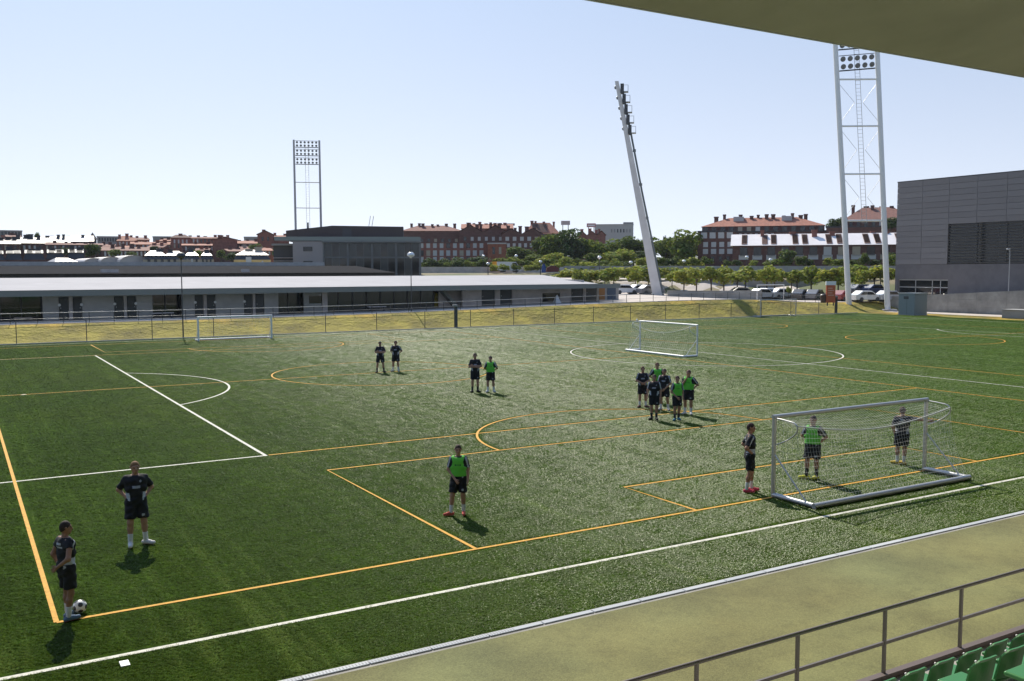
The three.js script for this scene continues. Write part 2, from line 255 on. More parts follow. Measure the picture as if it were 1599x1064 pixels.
// grass bank
const bankGrass = (() => { const f = fbm(101, 10, 5), g = fbm(104, 3, 4), h = lattice(256, 106); return tex(512, 14, (s, t) => { const k = .30 + 1.35 * f(s, t) + .55 * (h(s * 256, t * 256) - .5), q = sstep(.40, .60, g(s, t)); return [(.36 - .12 * q) * k, (.235 - .04 * q) * k, (.024 - .002 * q) * k]; }); })();
const bankMat = new THREE.MeshStandardMaterial({ map: bankGrass, roughness: .95, bumpScale: .12, bumpMap: (() => { const f = fbm(111, 24, 4); return tex(512, 7, (s, t) => f(s, t), false); })() });
{
  const f = fbm(108, 16, 4), p = [], idx = [], xs = []; for (let x = -40; x <= 113; x += .75) xs.push(x); const prof = [[0, -.06], [.05, .01], [.2, .10], [.4, .34], [.6, .62], [.8, .86], [.92, .97], [1, 1]];
  for (const [s, h] of prof) for (const x of xs) p.push(x, h * bankTop(x) + (s > .1 && s < .95 ? .16 * (f(x / 40, s * .3) - .5) : 0), -(68.02 + 5.0 * s));
  for (let j = 0; j < prof.length - 1; j++) for (let i = 0; i < xs.length - 1; i++) { const a = j * xs.length + i, b = a + 1, c = a + xs.length, e = c + 1; idx.push(a, b, e, a, e, c); }
  const g = new THREE.BufferGeometry(); g.setAttribute('position', new THREE.Float32BufferAttribute(p, 3)); g.setIndex(idx); g.computeVertexNormals(); struct('grass_bank', metreUV(g), bankMat);
  // path on top of the bank with its pale edging
  const q = [], e = []; for (let x = -40; x < 113; x += 3) { const a = bankTop(x), b = bankTop(x + 3); q.push([[x, a + .03, -73.25], [x + 3, b + .03, -73.25], [x + 3, b + .04, -86], [x, a + .04, -86]]); e.push([[x, a - .15, -73], [x + 3, b - .15, -73], [x + 3, b + .06, -73], [x, a + .06, -73]], [[x, a + .06, -73], [x + 3, b + .06, -73], [x + 3, b + .06, -73.26], [x, a + .06, -73.26]]); }
  struct('upper_path', quadGeo(q), M.paving); struct('path_edging', quadGeo(e), M.paleConcrete);
  struct('turf_edge_board', box(-40, 102.2, -.05, .07, -68.06, -67.98), mat(.42, .42, .40, .8));
  struct('side_grass', box(102, 107.6, -.055, -.005, -73, -20), bankMat); struct('side_path', box(107.6, 112.2, -.055, .01, -76, -20), M.paving);
  struct('plaza_paving', (() => { const q = []; for (let x = 66; x < 118; x += 4) for (let d = 86; d < 132; d += 4) q.push([[x, ground(x, d) + .05, -d], [x + 4, ground(x + 4, d) + .05, -d], [x + 4, ground(x + 4, d + 4) + .05, -d - 4], [x, ground(x, d + 4) + .05, -d - 4]]); return quadGeo(q); })(), M.paving);
}

// ---------------------------------------------------------------- stand, canopy, railing, seats
{
  const s = thing('spectator_stand', 'stepped concrete stand with the rows of green seats', 'stand');
  const stepM = M.concrete; for (let i = 0; i < 16; i++) part('step', box(-30, 60, -.3, .35 + .42 * i, 7.5 + .8 * i, 8.3 + .8 * i), stepM, s);
  part('back_wall', box(-30, 60, -.3, 13.2, 20.4, 20.8), M.concrete, s);
  part('front_kerb', box(-30, 60, -.05, .2, 6.52, 6.62), mat(.12, .09, .085, .6), s); part('front_floor', box(-30, 60, -.3, .12, 6.62, 7.5), M.concrete, s);
  const c = thing('canopy_roof', 'large overhanging stand roof with a plain olive underside', 'canopy');
  const under = grainy(.42, .41, .33, 111, 9, .16, .9), yAt = d => 9.5 + (-3.6 - d) * .17, joint = .03;
  const ds = [-3.68, -6.2, -8.8, -11.4, -14, -16.6, -20.4], xw = 30;   // lining panels with open joints under a roof skin
  for (let i = 0; i < ds.length - 1; i++) for (let x = -30; x < 60; x += xw) { const a = ds[i] - (i ? joint / 2 : 0), b = ds[i + 1] + joint / 2, X = x + joint / 2, Y = x + xw - joint / 2; part('soffit_panel', join([quadGeo([[[X, yAt(a), -a], [X, yAt(b), -b], [Y, yAt(b), -b], [Y, yAt(a), -a]], [[X, yAt(a) + .05, -a], [Y, yAt(a) + .05, -a], [Y, yAt(b) + .05, -b], [X, yAt(b) + .05, -b]], [[X, yAt(a), -a], [Y, yAt(a), -a], [Y, yAt(a) + .05, -a], [X, yAt(a) + .05, -a]], [[X, yAt(b), -b], [X, yAt(b) + .05, -b], [Y, yAt(b) + .05, -b], [Y, yAt(b), -b]]])]), under, c); }
  part('roof_skin', quadGeo([[[-30, yAt(-3.6) + .07, 3.68], [60, yAt(-3.6) + .07, 3.68], [60, yAt(-20.8) + .07, 20.8], [-30, yAt(-20.8) + .07, 20.8]], [[-30, yAt(-3.6) + .35, 3.68], [-30, yAt(-20.8) + .35, 20.8], [60, yAt(-20.8) + .35, 20.8], [60, yAt(-3.6) + .35, 3.68]]]), M.paintedSteel, c);
  part('edge_trim', box(-30, 60, yAt(-3.6) + .004, yAt(-3.6) + .36, 3.63, 3.67), M.paintedSteel, c);

  const r = thing('stand_railing', 'brown metal railing between the olive walkway and the green seats', 'railing'), rm = mat(.17, .145, .132, .42, { metalness: .3 });
  part('top_rail', rod(new THREE.Vector3(-10, 1.1, 6.55), new THREE.Vector3(40, 1.1, 6.55), .027, .027, 12), rm, r);
  part('middle_rail', box(-10, 40, .60, .645, 6.535, 6.565), rm, r);
  for (let i = -10; i < 16; i++) part('post', box(-.02, .02, .02, 1.085, -.02, .02), rm, r).position.set(9.08 + 1.7 * i, 0, 6.55);

  // one tip-up seat: pan, raised back with rolled top, bracket
  const seatM = mat(.040, .20, .045, .32), geoBack = (() => { // curved shell
    const q = [], n = 8, h = 7, f = (i, j) => { const a = -1 + 2 * i / n, t = j / h, w = .225 * (1 - .10 * t * t) * (t > .9 ? .96 : 1), x = a * w, y = .02 + .36 * t - .035 * Math.pow(Math.abs(a), 6) * t, z = .07 * t + .025 * (1 - a * a) + (t > .99 ? .03 : 0) - .02; return [x, y, z]; };
    for (let i = 0; i < n; i++) for (let j = 0; j < h; j++) { const A = f(i, j), B = f(i + 1, j), C = f(i + 1, j + 1), E = f(i, j + 1), s = p => [p[0], p[1], p[2] - .022]; q.push([A, B, C, E], [s(A), s(E), s(C), s(B)]); if (j == h - 1) q.push([E, C, s(C), s(E)]); if (i == 0) q.push([A, E, s(E), s(A)]); if (i == n - 1) q.push([B, s(B), s(C), C]); }
    return quadGeo(q);
  })(), geoPan = rbox(.43, .05, .36, .022, 0, -.01, -.19), geoBr = box(-.03, .03, -.42, -.03, -.12, -.04);
  const rows = [[0, 8], [1, 8], [2, 9], [3, 10], [4, 11]], bolt = new THREE.SphereGeometry(.014, 8, 6).translate(-.19, .37, .07);
  let first = null;
  for (const [k, n] of rows) for (let i = 0; i < n; i++) {
    const y = .82 + .42 * k, z = 8.08 + .8 * k, x = [8.95, 9.54, 9.45, 9.4, 9.6][k] - .25 + .535 * i, lab = `green plastic stand seat, row ${['one', 'two', 'three', 'four', 'five'][k]} from the railing, ${ORD[i]} from the left`;
    let o; if (!first) { o = first = thing('stadium_chair', lab, 'seat', null, 0, 'green seats in the stand'); part('backrest', geoBack, seatM, o); part('seat_pan', geoPan, seatM, o); part('bracket', geoBr, M.darkSteel, o); part('bolt', bolt, M.white, o); }
    else { o = first.clone(); o.name = numbered('stadium_chair'); o.userData = { ...first.userData }; tag(o, lab, 'seat'); scene.add(o); }
    o.position.set(x, y, z); o.rotation.y = rr(-.02, .02);
  }
  // cable scrap lying on the walkway
  const cb = [V(9.6, .03, -6.0), V(9.75, .05, -6.02), V(9.72, .03, -5.93), V(9.95, .03, -6.05), V(10.3, .03, -6.2)];
  single('cable_scrap', pipe(cb, .012, 24, 5), M.darkSteel, 'short dark cable scrap lying on the olive walkway', 'cable');
  single('white_plate', rbox(.13, .02, .21, .008, 1.94, .012, .36), M.white, 'small white square plate on the turf by the touchline', 'plate');
}

// ---------------------------------------------------------------- goals
const netMat = mat(.62, .62, .60, .8), darkNet = mat(.10, .11, .10, .8);
function makeGoal(label, w, h, topDepth, baseDepth, opts, pos, turn) { // posts at x = 0 and w, opening towards -z, net towards +z
  const o = thing('football_goal', label, 'goal', pos, turn, 'football goals on the artificial pitch'), f = opts.frame, P = (x, y, z) => new THREE.Vector3(x, y, z), rp = opts.r ?? .055;
  for (const x of [0, w]) part('post', rod(P(x, .02, 0), P(x, h + .02, 0), rp, rp, 14), f, o);
  part('crossbar', rod(P(-rp, h, 0), P(w + rp, h, 0), rp * .96, rp * .96, 14), f, o);
  for (const x of [0, w]) part('ground_side_bar', rod(P(x, .07, 0), P(x, .07, baseDepth), .062, .062, 10), f, o);
  part('ground_back_bar', rod(P(-.06, .072, baseDepth), P(w + .06, .072, baseDepth), .07, .07, 10), opts.back ?? f, o);
  if (topDepth > 0) for (const x of [0, w]) {
    part('net_arm', pipe([P(x, h - .03, 0), P(x, h - .05, topDepth * .55), P(x, h - .10, topDepth * .93), P(x, h - .24, topDepth), P(x, h - .42, topDepth * .8), P(x, h - .62, topDepth * .35), P(x, h - .72, .0)], .018, 30, 7), f, o);
    part('brace', rod(P(x, h * .55, .0), P(x, .1, baseDepth * .8), .02, .02, 7), f, o);
  }
  // net: strands run from the bar over the arms and down to the ground bar, with a sag
  const sag = opts.sag ?? .35, cell = opts.cell ?? .14, r = opts.strand ?? .0035, g = [], nx = Math.round(w / cell), T = opts.rows ?? 15;
  const surf = (a, t) => { const s = Math.sin(Math.PI * a); let z, y; if (topDepth > 0) { if (t < .3) { const q = t / .3; z = topDepth * q; y = h - .05 - .09 * q - sag * s * q; } else { const q = (t - .3) / .7; z = topDepth + (baseDepth - topDepth) * q * q; y = (h - .14 - sag * s * (1 - q)) * (1 - q) + .1 * q; } } else { z = baseDepth * t; y = h * (1 - t) + .1 * t - sag * s * Math.sin(Math.PI * t) * .5; } return P(a * w, y, z); };
  const thread = (pts, rad) => { for (let i = 0; i < pts.length - 1; i++) { const L = pts[i].distanceTo(pts[i + 1]); if (L < 1e-4) continue; const c = new THREE.CylinderGeometry(rad, rad, L, 3, 1, true); c.translate(0, L / 2, 0); c.applyQuaternion(new THREE.Quaternion().setFromUnitVectors(UP, pts[i + 1].clone().sub(pts[i]).normalize())); c.translate(pts[i].x, pts[i].y, pts[i].z); g.push(c); } };
  for (let i = 0; i <= nx; i++) { const q = []; for (let k = 0; k <= 9; k++) q.push(surf(i / nx, k / 9)); thread(q, r); }
  for (let k = 1; k < T; k++) { const q = []; for (let i = 0; i <= 12; i++) q.push(surf(i / 12, k / T)); thread(q, r); }
  for (const x of [0, 1]) { // side panels
    for (let k = 1; k <= 14; k++) { const y = h * k / 15, e = surf(x, 0); let zz = 0; for (let t = 0; t <= 1; t += .01) { const p = surf(x, t); if (p.y >= y) zz = p.z; } thread([P(x * w, y, 0), P(x * w + (x ? -.03 : .03), y - .05, zz * .5), P(x * w, y, zz)], r); }
    for (let k = 1; k < 9; k++) { const z = baseDepth * k / 9; let y = .1; for (let t = 0; t <= 1; t += .01) { const p = surf(x, t); if (p.z <= z) y = p.y; } let top = .1; for (let t = 1; t >= 0; t -= .01) { const p = surf(x, t); if (p.z >= z) top = Math.max(top, p.y); } thread([P(x * w, .1, z), P(x * w, top, z)], r); }
  }
  const net = part('net', g, opts.netMat ?? netMat, o);
  const rope = []; for (let i = 0; i <= 16; i++) { const p = surf(i / 16, .3); rope.push(p); } part('net_rope', pipe(rope, opts.rope ?? .02, 40, 6), opts.netMat ?? netMat, o);
  return o;
}
const goalWhite = mat(.74, .74, .72, .4);
makeGoal('silver framed goal in the foreground by the near touchline', 6, 2.05, .75, 1.35, { frame: M.alu, sag: .3, cell: .10, rows: 22, strand: .0025, rope: .016 }, V(17.56, 0, 1.95), 0);
makeGoal('white goal standing near the centre circle, turned sideways', 6, 2.08, .7, 1.2, { frame: goalWhite, sag: .5, cell: .2, strand: .003, rope: .012 }, V(42.05, 0, 38.05), -Math.PI / 2);
makeGoal('white goal on the far side beneath the grey hut doors', 6, 1.95, .4, 1.0, { frame: goalWhite, sag: .2, cell: .3, strand: .003, rope: .008, r: .07 }, V(23.0, 0, 63.6), Math.PI);
makeGoal('farthest goal against the grass bank near the tall tower', 6, 2.05, .5, 1.2, { frame: M.galv, sag: .2, cell: .22, strand: .006, rope: .012, netMat: darkNet }, V(89.1, 0, 66.6), Math.PI);
{ const g = thing('small_goal_frame', 'spare goal frame on the plaza behind the farthest goal', 'goal', V(92, bankTop(92), 76)); part('post', rod(new THREE.Vector3(0, 0, 0), new THREE.Vector3(0, 2, 0), .05), goalWhite, g); part('post', rod(new THREE.Vector3(5, 0, 0), new THREE.Vector3(5, 2, 0), .05), goalWhite, g); part('crossbar', rod(new THREE.Vector3(-.05, 2, 0), new THREE.Vector3(5.05, 2, 0), .05), goalWhite, g); }

// balls
function ball(pos, label, r = .11, spots = true) { const o = thing('football', label, 'ball', pos, 0, 'footballs'); part('shell', new THREE.IcosahedronGeometry(r, 4), M.white, o); if (spots) { const g = new THREE.IcosahedronGeometry(r, 0).attributes.position, done = {}; for (let i = 0; i < g.count; i++) { const v = new THREE.Vector3().fromBufferAttribute(g, i), k = v.toArray().map(a => a.toFixed(2)).join(); if (done[k]) continue; done[k] = 1; const c = new THREE.SphereGeometry(r * 1.012, 10, 4, 0, Math.PI * 2, 0, .36); c.applyQuaternion(new THREE.Quaternion().setFromUnitVectors(UP, v.normalize())); part('patch', c, M.darkSteel, o); } } return o; }
ball(V(1.62, .125, 2.2), 'white football with dark patches at the foot of the corner player');
ball(V(65.8, .12, 68.4), 'white football at the foot of the far grass bank', .11, false);

// ---------------------------------------------------------------- fences, lamps
{
  const f = thing('pitch_fence', 'thin post and wire fence along the far edge of the pitch', 'fence');
  const pm = M.darkSteel; for (let i = 0; i < 25; i++) { const x = -.9 + 5.05 * i; if (x > 100) break; part('post', rod(new THREE.Vector3(x, -.05, -68.25), new THREE.Vector3(x, 1.75, -68.25), .032, .032, 7), pm, f); }
  for (const y of [1.72]) part('wire', rod(new THREE.Vector3(-30, y, -68.25), new THREE.Vector3(99, y, -68.25), .006, .006, 4), M.darkSteel, f);
  const r = thing('path_railing', 'grey tube railing along the path above the grass bank', 'railing'), pts = []; for (let x = -30; x <= 104; x += 2) pts.push(x);
  for (let i = 0; i < pts.length; i++) { const x = pts[i], b = bankTop(x); part('post', rod(new THREE.Vector3(x, b - .02, -73.16), new THREE.Vector3(x, b + .92, -73.16), .03, .03, 6), M.darkSteel, r); if (i) { const q = pts[i - 1]; part('top_rail', rod(new THREE.Vector3(q, bankTop(q) + .93, -73.16), new THREE.Vector3(x, b + .93, -73.16), .03, .03, 6), M.galv, r); part('lower_rail', rod(new THREE.Vector3(q, bankTop(q) + .45, -73.16), new THREE.Vector3(x, b + .45, -73.16), .012, .012, 5), M.galv, r); } }
  function lamp(pos, h, label, bright) { const o = thing('street_lamp', label, 'street lamp', pos, 0, 'street lamps'); part('pole', rod(new THREE.Vector3(0, -.1, 0), new THREE.Vector3(0, h, 0), h > 4 ? .06 : .12, .04, 8), M.darkSteel, o); const l = new THREE.LatheGeometry([[0, .34], [.2, .31], [.36, .16], [.40, .02], [.34, -.08], [.14, -.16], [.08, -.3], [0, -.3]].map(p => new THREE.Vector2(p[0], p[1])), 14); l.translate(0, h + .25, 0); part('lantern', l, bright ? M.lampGlass : M.darkSteel, o); return o; }
  lamp(V(16.8, 0, 68.5), 6.7, 'slim dark lamp post behind the far left goal'); lamp(V(40.8, bankTop(40), 74.2), 5.6, 'lamp post with a white globe in front of the long flat roof', true);
  for (const [x, lab] of [[42.95, 'short dark bollard post at the halfway line end'], [98.4, 'short dark post at the pitch edge beside the tall tower']]) { const o = thing('floodlight_post', lab, 'post', V(x, 0, 68.35), 0, 'short posts at the pitch edge'); part('pole', box(-.13, .13, -.05, 2.1, -.13, .13), M.darkSteel, o); part('lamp_head', rbox(.5, .22, .3, .05, -.1, 2.2, 0), M.greyFar, o); }
  const far = [[936, 402, 420, 170], [985, 410, 424, 178], [1166, 402, 424, 190], [1068, 408, 424, 190], [762, 412, 424, 200], [806, 400, 420, 205], [844, 409, 424, 200], [1203, 406, 424, 195], [1375, 427, 450, 160], [755, 400, 420, 230]];
  const where = ['in front of the trees left of the leaning mast', 'nearest the leaning mast on its left', 'in front of the white roofed terrace', 'low, just right of the leaning mast', 'left of the white van', 'just right of the white van', 'among the young trees right of the van', 'short one before the terrace hedges', 'between the legs of the tall tower', 'before the brick flats'];
  far.forEach(([u, vt, vb, R], i) => { const p = spot(u, vb, R), h = spot(u, vt, R).y; p.y = ground(p.x, -p.z) - .1; lamp(p, h - p.y - .3, `pale globe street lamp ${where[i]}`, true); });
}

// ---------------------------------------------------------------- long flat roofed changing-room building
{
  const B = thing('changing_room_building', 'long low building with a wide pale flat roof and grey doors', 'building');
  const X0 = -14, X1 = 66.4, df = 76.5, dw = 79, db = 92, q = (d) => 4.06 + (d - df) / (db - df) * .98;
  part('roof', quadGeo([[[X0, q(df), -df], [X1, q(df), -df], [X1 + 2, q(db), -db], [X0, q(db), -db]], [[X0, q(df) - .12, -df], [X0, q(db) - .3, -db], [X1 + 2, q(db) - .3, -db], [X1, q(df) - .12, -df]], [[X0, q(db), -db], [X1 + 2, q(db), -db], [X1 + 2, q(db) - .3, -db], [X0, q(db) - .3, -db]]]), M.roofMetal, B);
  part('fascia', box(X0, X1 + 3.2, 3.52, 4.03, -df - .12, -df + .06), M.fascia, B);
  part('soffit', box(X0, X1 + 3.0, 3.54, 3.6, -dw - .2, -df - .12), M.fascia, B);
  part('back_wall', box(X0, X1, .6, 4.7, -db + .1, -db + .4), M.greyWall, B);
  const U = u => onD(u, dw), base = x => bankTop(x) - .3, top = 3.56;
  const wall = (u0, u1, m, d = dw) => { const a = U(u0), b = U(u1); part('wall', box(a, b, base(a), top, -d - .25, -d), m, B); };
  const door = (u0, u1, dot) => { const a = U(u0), b = U(u1), y0 = bankTop((a + b) / 2) + .03, o = part('door', box(a + .05, b - .05, y0, y0 + 2.05, -dw - .12, -dw - .06), M.darkDoor, B); part('handle', box(dot > 0 ? b - .2 : a + .15, dot > 0 ? b - .15 : a + .2, y0 + 1, y0 + 1.12, -dw - .06, -dw - .01), M.galv, o); if (dot) { const x = dot > 0 ? b - .06 : a + .06; part('door_sign', new THREE.CylinderGeometry(.13, .13, .02, 14).rotateX(Math.PI / 2).translate(x, y0 + 1.35, -dw + .03), M.white, o); } part('lintel', box(a, b, y0 + 2.08, top, -dw - .25, -dw - .005), M.greyWall, o); };
  const glass = (u0, u1, m = M.darkGlass) => { const a = U(u0), b = U(u1); part('glazing', box(a, b, base(a), top, -dw - 1.25, -dw - 1.2), m, B); const n = Math.max(1, Math.round((b - a) / 1.6)); for (let i = 0; i <= n; i++) { const x = a + (b - a) * i / n; part('mullion', box(x - .05, x + .05, base(a), top, -dw - 1.19, -dw - 1.1), M.darkSteel, B); } };
  glass(-330, 65); wall(65, 90, M.greyWall); door(90, 106, -1); wall(106, 112, M.paleConcrete); door(112, 127, 1); wall(127, 177, M.greyWall); door(177, 192, -1); wall(192, 197, M.paleConcrete); door(197, 212, 1); wall(212, 237, M.greyWall); glass(237, 283); wall(283, 303, M.greyWall); door(303, 317, -1); wall(317, 322, M.paleConcrete); door(322, 336, 1); wall(336, 380, M.greyWall); door(380, 394, -1); wall(394, 398, M.paleConcrete); door(398, 412, 0); wall(412, 434, M.greyWall);
  glass(434, 474, M.midGlass); wall(474, 482, M.concrete);
  { const a = U(482), b = U(502), w = part('wall', [box(a, b, base(a), 2.3, -dw - .25, -dw), box(a, b, 3.1, top, -dw - .25, -dw)], M.concrete, B); part('window', box(a, b, 2.3, 3.1, -dw - .2, -dw - .15), M.darkGlass, w); part('window_sill', box(a, b, 2.27, 2.31, -dw, -dw + .06), M.galv, w); }
  wall(503, 511, M.paleConcrete); glass(511, 684, M.midGlass);
  for (const u of [526, 562, 600, 622]) { const a = U(u); part('curtain', (() => { const g = []; for (let k = 0; k < 9; k++) g.push(box(a + k * .17, a + k * .17 + .15, base(a) + .2, top - .5, -dw - 1.5 - .05 * (k % 2), -dw - 1.45 - .05 * (k % 2))); return g; })(), M.beige, B); }
  { const a = U(684), b = U(716); part('grass_ramp', prism([[a, base(a)], [b, base(a)], [a + .4, top - .3]], .5, -dw - 1.9), bankMat, B); part('stair_cheek', prism([[b, base(a)], [b + .45, base(a)], [a + .9, top - .1], [a + .45, top - .1]], .9, -dw - .9), M.fascia, B); part('wall', box(a + .6, U(752), base(a), top, -dw - 1.25, -dw - 1.0), M.paleConcrete, B); }
  wall(722, 752, M.paleConcrete); door(752, 773, 0); wall(773, 781, M.paleConcrete); door(781, 800, 0); wall(800, 847, M.paleConcrete);
  { const a = U(847), b = U(875), w = part('wall', [box(a, b, base(a), base(a) + .45, -dw - .25, -dw), box(a, b, 3.0, top, -dw - .25, -dw)], M.paleConcrete, B); part('window', box(a, b, base(a) + .45, 3.0, -dw - .22, -dw - .17), M.darkGlass, w); }
  wall(875, 892, M.paleConcrete); door(892, 911, 0); wall(911, 915, M.paleConcrete); door(915, 932, 0); part('end_column', box(U(932), U(932) + .35, base(66), top, -dw - .35, -dw), M.concrete, B); part('end_wall', box(X1 - .4, X1 - .1, base(66), 4.5, -db, -dw - .4), M.concrete, B);
  for (const u of [0, 30]) part('sill', box(U(u) + 1, U(u) + 4, base(0) + .5, base(0) + .62, -dw - .9, -dw - .6), M.paving, B);
  { const t = thing('folded_sign', 'small white A shaped floor sign before the dark window', 'sign', V(U(861), bankTop(62) + .03, 77.8)); part('front_board', quadGeo([[[-.42, 0, .3], [.42, 0, .3], [.10, .95, .02], [-.10, .95, .02]]]), new THREE.MeshStandardMaterial({ color: lin(.7, .7, .7), roughness: .6, side: THREE.DoubleSide }), t); part('rear_board', quadGeo([[[-.42, 0, -.3], [-.10, .95, -.02], [.10, .95, -.02], [.42, 0, -.3]]]), new THREE.MeshStandardMaterial({ color: lin(.6, .6, .6), roughness: .6, side: THREE.DoubleSide }), t); }
  for (const [u, d, lab] of [[252, 77.6, 'pale bench before the left open bay of the long building'], [588, 77.8, 'pale bench before the wide glazed bay of the long building']]) { const b = thing('bench', lab, 'bench', V(onD(u, d), bankTop(onD(u, d)) + .04, d), 0, 'benches by the long building'); part('seat', box(-1, 1, .42, .5, -.2, .2), M.paleConcrete, b); for (const x of [-.8, .8]) part('leg', box(x - .05, x + .05, 0, .42, -.17, .17), M.darkSteel, b); }
  // kiosk at the end
  const k = thing('storage_shed', 'small shed with an orange door at the end of the long building', 'shed', V(70.6, bankTop(70) - .1, 80.5)); part('wall', box(-1.6, 1.9, 0, 1.95, -3, -.1), M.concrete, k); part('roof', box(-1.9, 2.2, 1.96, 2.06, -3.2, .3), M.galv, k); part('door', box(-1.2, -.3, .05, 1.8, -.09, -.04), mat(.33, .15, .04, .7), k); part('shutter', box(.1, 1.4, .05, 1.8, -.09, -.04), mat(.05, .08, .12, .5), k);
}

// ---------------------------------------------------------------- floodlight towers and the leaning mast
function lampRow(parent, w, y, n, mt, k = 1) { // two stacked lines of lamps on a beam
  part('lamp_beam', box(-w / 2, w / 2, y - .12, y + .02, -.12, .12), M.darkSteel, parent); part('lamp_beam', box(-w / 2, w / 2, y + 1.9 * k, y + 1.9 * k + .07, -.08, .08), M.darkSteel, parent);
  for (let r = 0; r < 2; r++) for (let i = 0; i < n; i++) { const x = -w / 2 + w * (i + .5) / n, g = new THREE.LatheGeometry([[0, -.30], [.16, -.28], [.33, -.02], [.36, .05], [0, .05]].map(p => new THREE.Vector2(p[0], p[1])), 12); g.rotateX(Math.PI / 2 + .35); g.scale(k, k, k); g.translate(x, y + (.45 + r * 1.0) * k, .2); part('lamp', g, mt, parent); }
}
function tower(label, pos, turn, w, H, lean, opts) {
  const o = thing('floodlight_tower', label, 'floodlight tower', pos, turn, 'floodlight towers'), P = (x, y, z = 0) => new THREE.Vector3(x - lean * y, y, z), m = opts.mat;
  for (const s of [-1, 1]) { part('leg', rod(P(s * w / 2, -.3), P(s * w / 2 * opts.flare, H), opts.r, opts.r * .8, 14), m, o); part('footing', rbox(1.9, .35, 1.9, .05, s * w / 2, .1, 0), M.paleConcrete, o); }
  const wy = y => w / 2 * (1 + (opts.flare - 1) * y / H);
  opts.struts.forEach((y, i) => { part('strut', rod(P(-wy(y), y), P(wy(y), y), opts.r * .33, opts.r * .33, 8), m, o); const y2 = opts.struts[i + 1]; if (y2 && opts.cables) for (const s of [-1, 1]) { const c = part('brace_cable', rod(P(s * wy(y), y + .3), P(s * .55, (y + y2) / 2), .025, .025, 4), M.galv, o); part('turnbuckle', rod(P(s * wy(y2), y2 - .3), P(s * .55, (y + y2) / 2), .025, .025, 4), M.galv, c); } });
  const top = opts.struts.at(-1), l = part('ladder', [rod(P(-.32, opts.ladder), P(-.32, H - 1), .035, .035, 5), rod(P(.32, opts.ladder), P(.32, H - 1), .035, .035, 5)], M.galv, o);
  const rg = []; for (let y = opts.ladder; y < H - 1; y += .5) rg.push(rod(P(-.32, y), P(.32, y), .02, .02, 4)); part('rungs', rg, M.galv, l);
  const rack = new THREE.Group(); rack.name = 'lamp_rack'; o.add(rack); rack.rotation.z = Math.atan(lean); for (const y of opts.rows) lampRow(rack, wy(y) * 2 - opts.r * 2, y, opts.n, opts.lampMat, opts.k ?? 1);
  return o;
}
const lampGrey = mat(.16, .165, .17, .35);
{
  const a = new THREE.Vector3(105.4, 0, -72.0), b = new THREE.Vector3(109.8, 0, -69.2), c = a.clone().add(b).multiplyScalar(.5), L = a.distanceTo(b);
  tower('tall pale floodlight tower on the right with ladder and bracing', c, Math.atan2(-(b.z - a.z), b.x - a.x), L, 46, .072, { mat: M.white, r: .38, flare: 1.08, struts: [12.3, 18.6, 25, 31.2], cables: true, ladder: 12, rows: [32.6, 35.4, 38.2, 41], n: 5, lampMat: lampGrey });
  const f = frame(461.5, 504, 205); f.p.y = 4; const y = v => f.h(v) - 4;
  tower('distant floodlight tower with three lamp banks, left of centre', f.p, f.turn, f.w - .4, y(219), .003, { mat: mat(.42, .40, .40, .6), r: .26, flare: 1, struts: [y(406), y(367), y(325), y(285)], cables: false, ladder: y(370), rows: [y(256.5), y(243), y(230)], n: 6, k: .66, lampMat: lampGrey });
  // leaning mast: a tapered pale blade, a green grey spine behind it, lamps on one side and platforms on the other
  const m = thing('leaning_mast', 'pale concrete floodlight mast leaning to the left', 'mast', new THREE.Vector3(111.8, 1.2, -119.9), 0), base = spot(1030, 461, 148), top = spot(967, 122, 148); m.position.copy(base); m.position.y -= .5;
  const side = new THREE.Vector3(top.x - base.x, 0, top.z - base.z), H = top.y - base.y, lean = side.length() / H; m.rotation.y = Math.atan2(side.z, -side.x);
  const S = (x, y) => [x - lean * y, y];
  part('blade', prism([S(-1.0, 0), S(.5, 0), S(.1, H * .55), S(-.08, H), S(-.66, H), S(-.82, H * .55)], .7, -.35), grainy(.62, .60, .58, 18, 9, .14, .8), m);
  part('spine', prism([S(.52, 0), S(.82, 0), S(.50, H * .5), S(.44, H * .97), S(.14, H * .97), S(.2, H * .5)], .5, -.25), mat(.13, .15, .15, .6), m);
  for (let i = 0; i < 6; i++) { const y = 2 + i * 5.2; part('link', bar(new THREE.Vector3(.1 - lean * y, y, 0), new THREE.Vector3(.6 - lean * y, y, 0), .3, .4), M.concrete, m); }
  for (let i = 0; i < 5; i++) {
    const y = H - 7.4 + i * 1.57, x = -lean * y; const g = new THREE.SphereGeometry(.28, 12, 8); g.scale(.8, 1, 1); g.translate(x - .74, y + .2, 0); part('lamp', g, lampGrey, m); part('lamp_bracket', box(x - .02, x + .52, y - .75, y + .7, -.5, .5), M.darkSteel, m);
    const pl = part('platform', box(x + .52, x + 1.2, y - .55, y - .47, -.6, .6), M.galv, m); part('guard_rail', [rod(new THREE.Vector3(x + 1.15, y - .5, .55), new THREE.Vector3(x + 1.15, y + .45, .55), .035, .035, 5), rod(new THREE.Vector3(x + 1.15, y - .5, -.55), new THREE.Vector3(x + 1.15, y + .45, -.55), .035, .035, 5), rod(new THREE.Vector3(x + .55, y + .45, .55), new THREE.Vector3(x + 1.15, y + .45, .55), .035, .035, 5), rod(new THREE.Vector3(x + 1.15, y + .45, -.55), new THREE.Vector3(x + 1.15, y + .45, .55), .035, .035, 5)], M.galv, pl);
  }
}

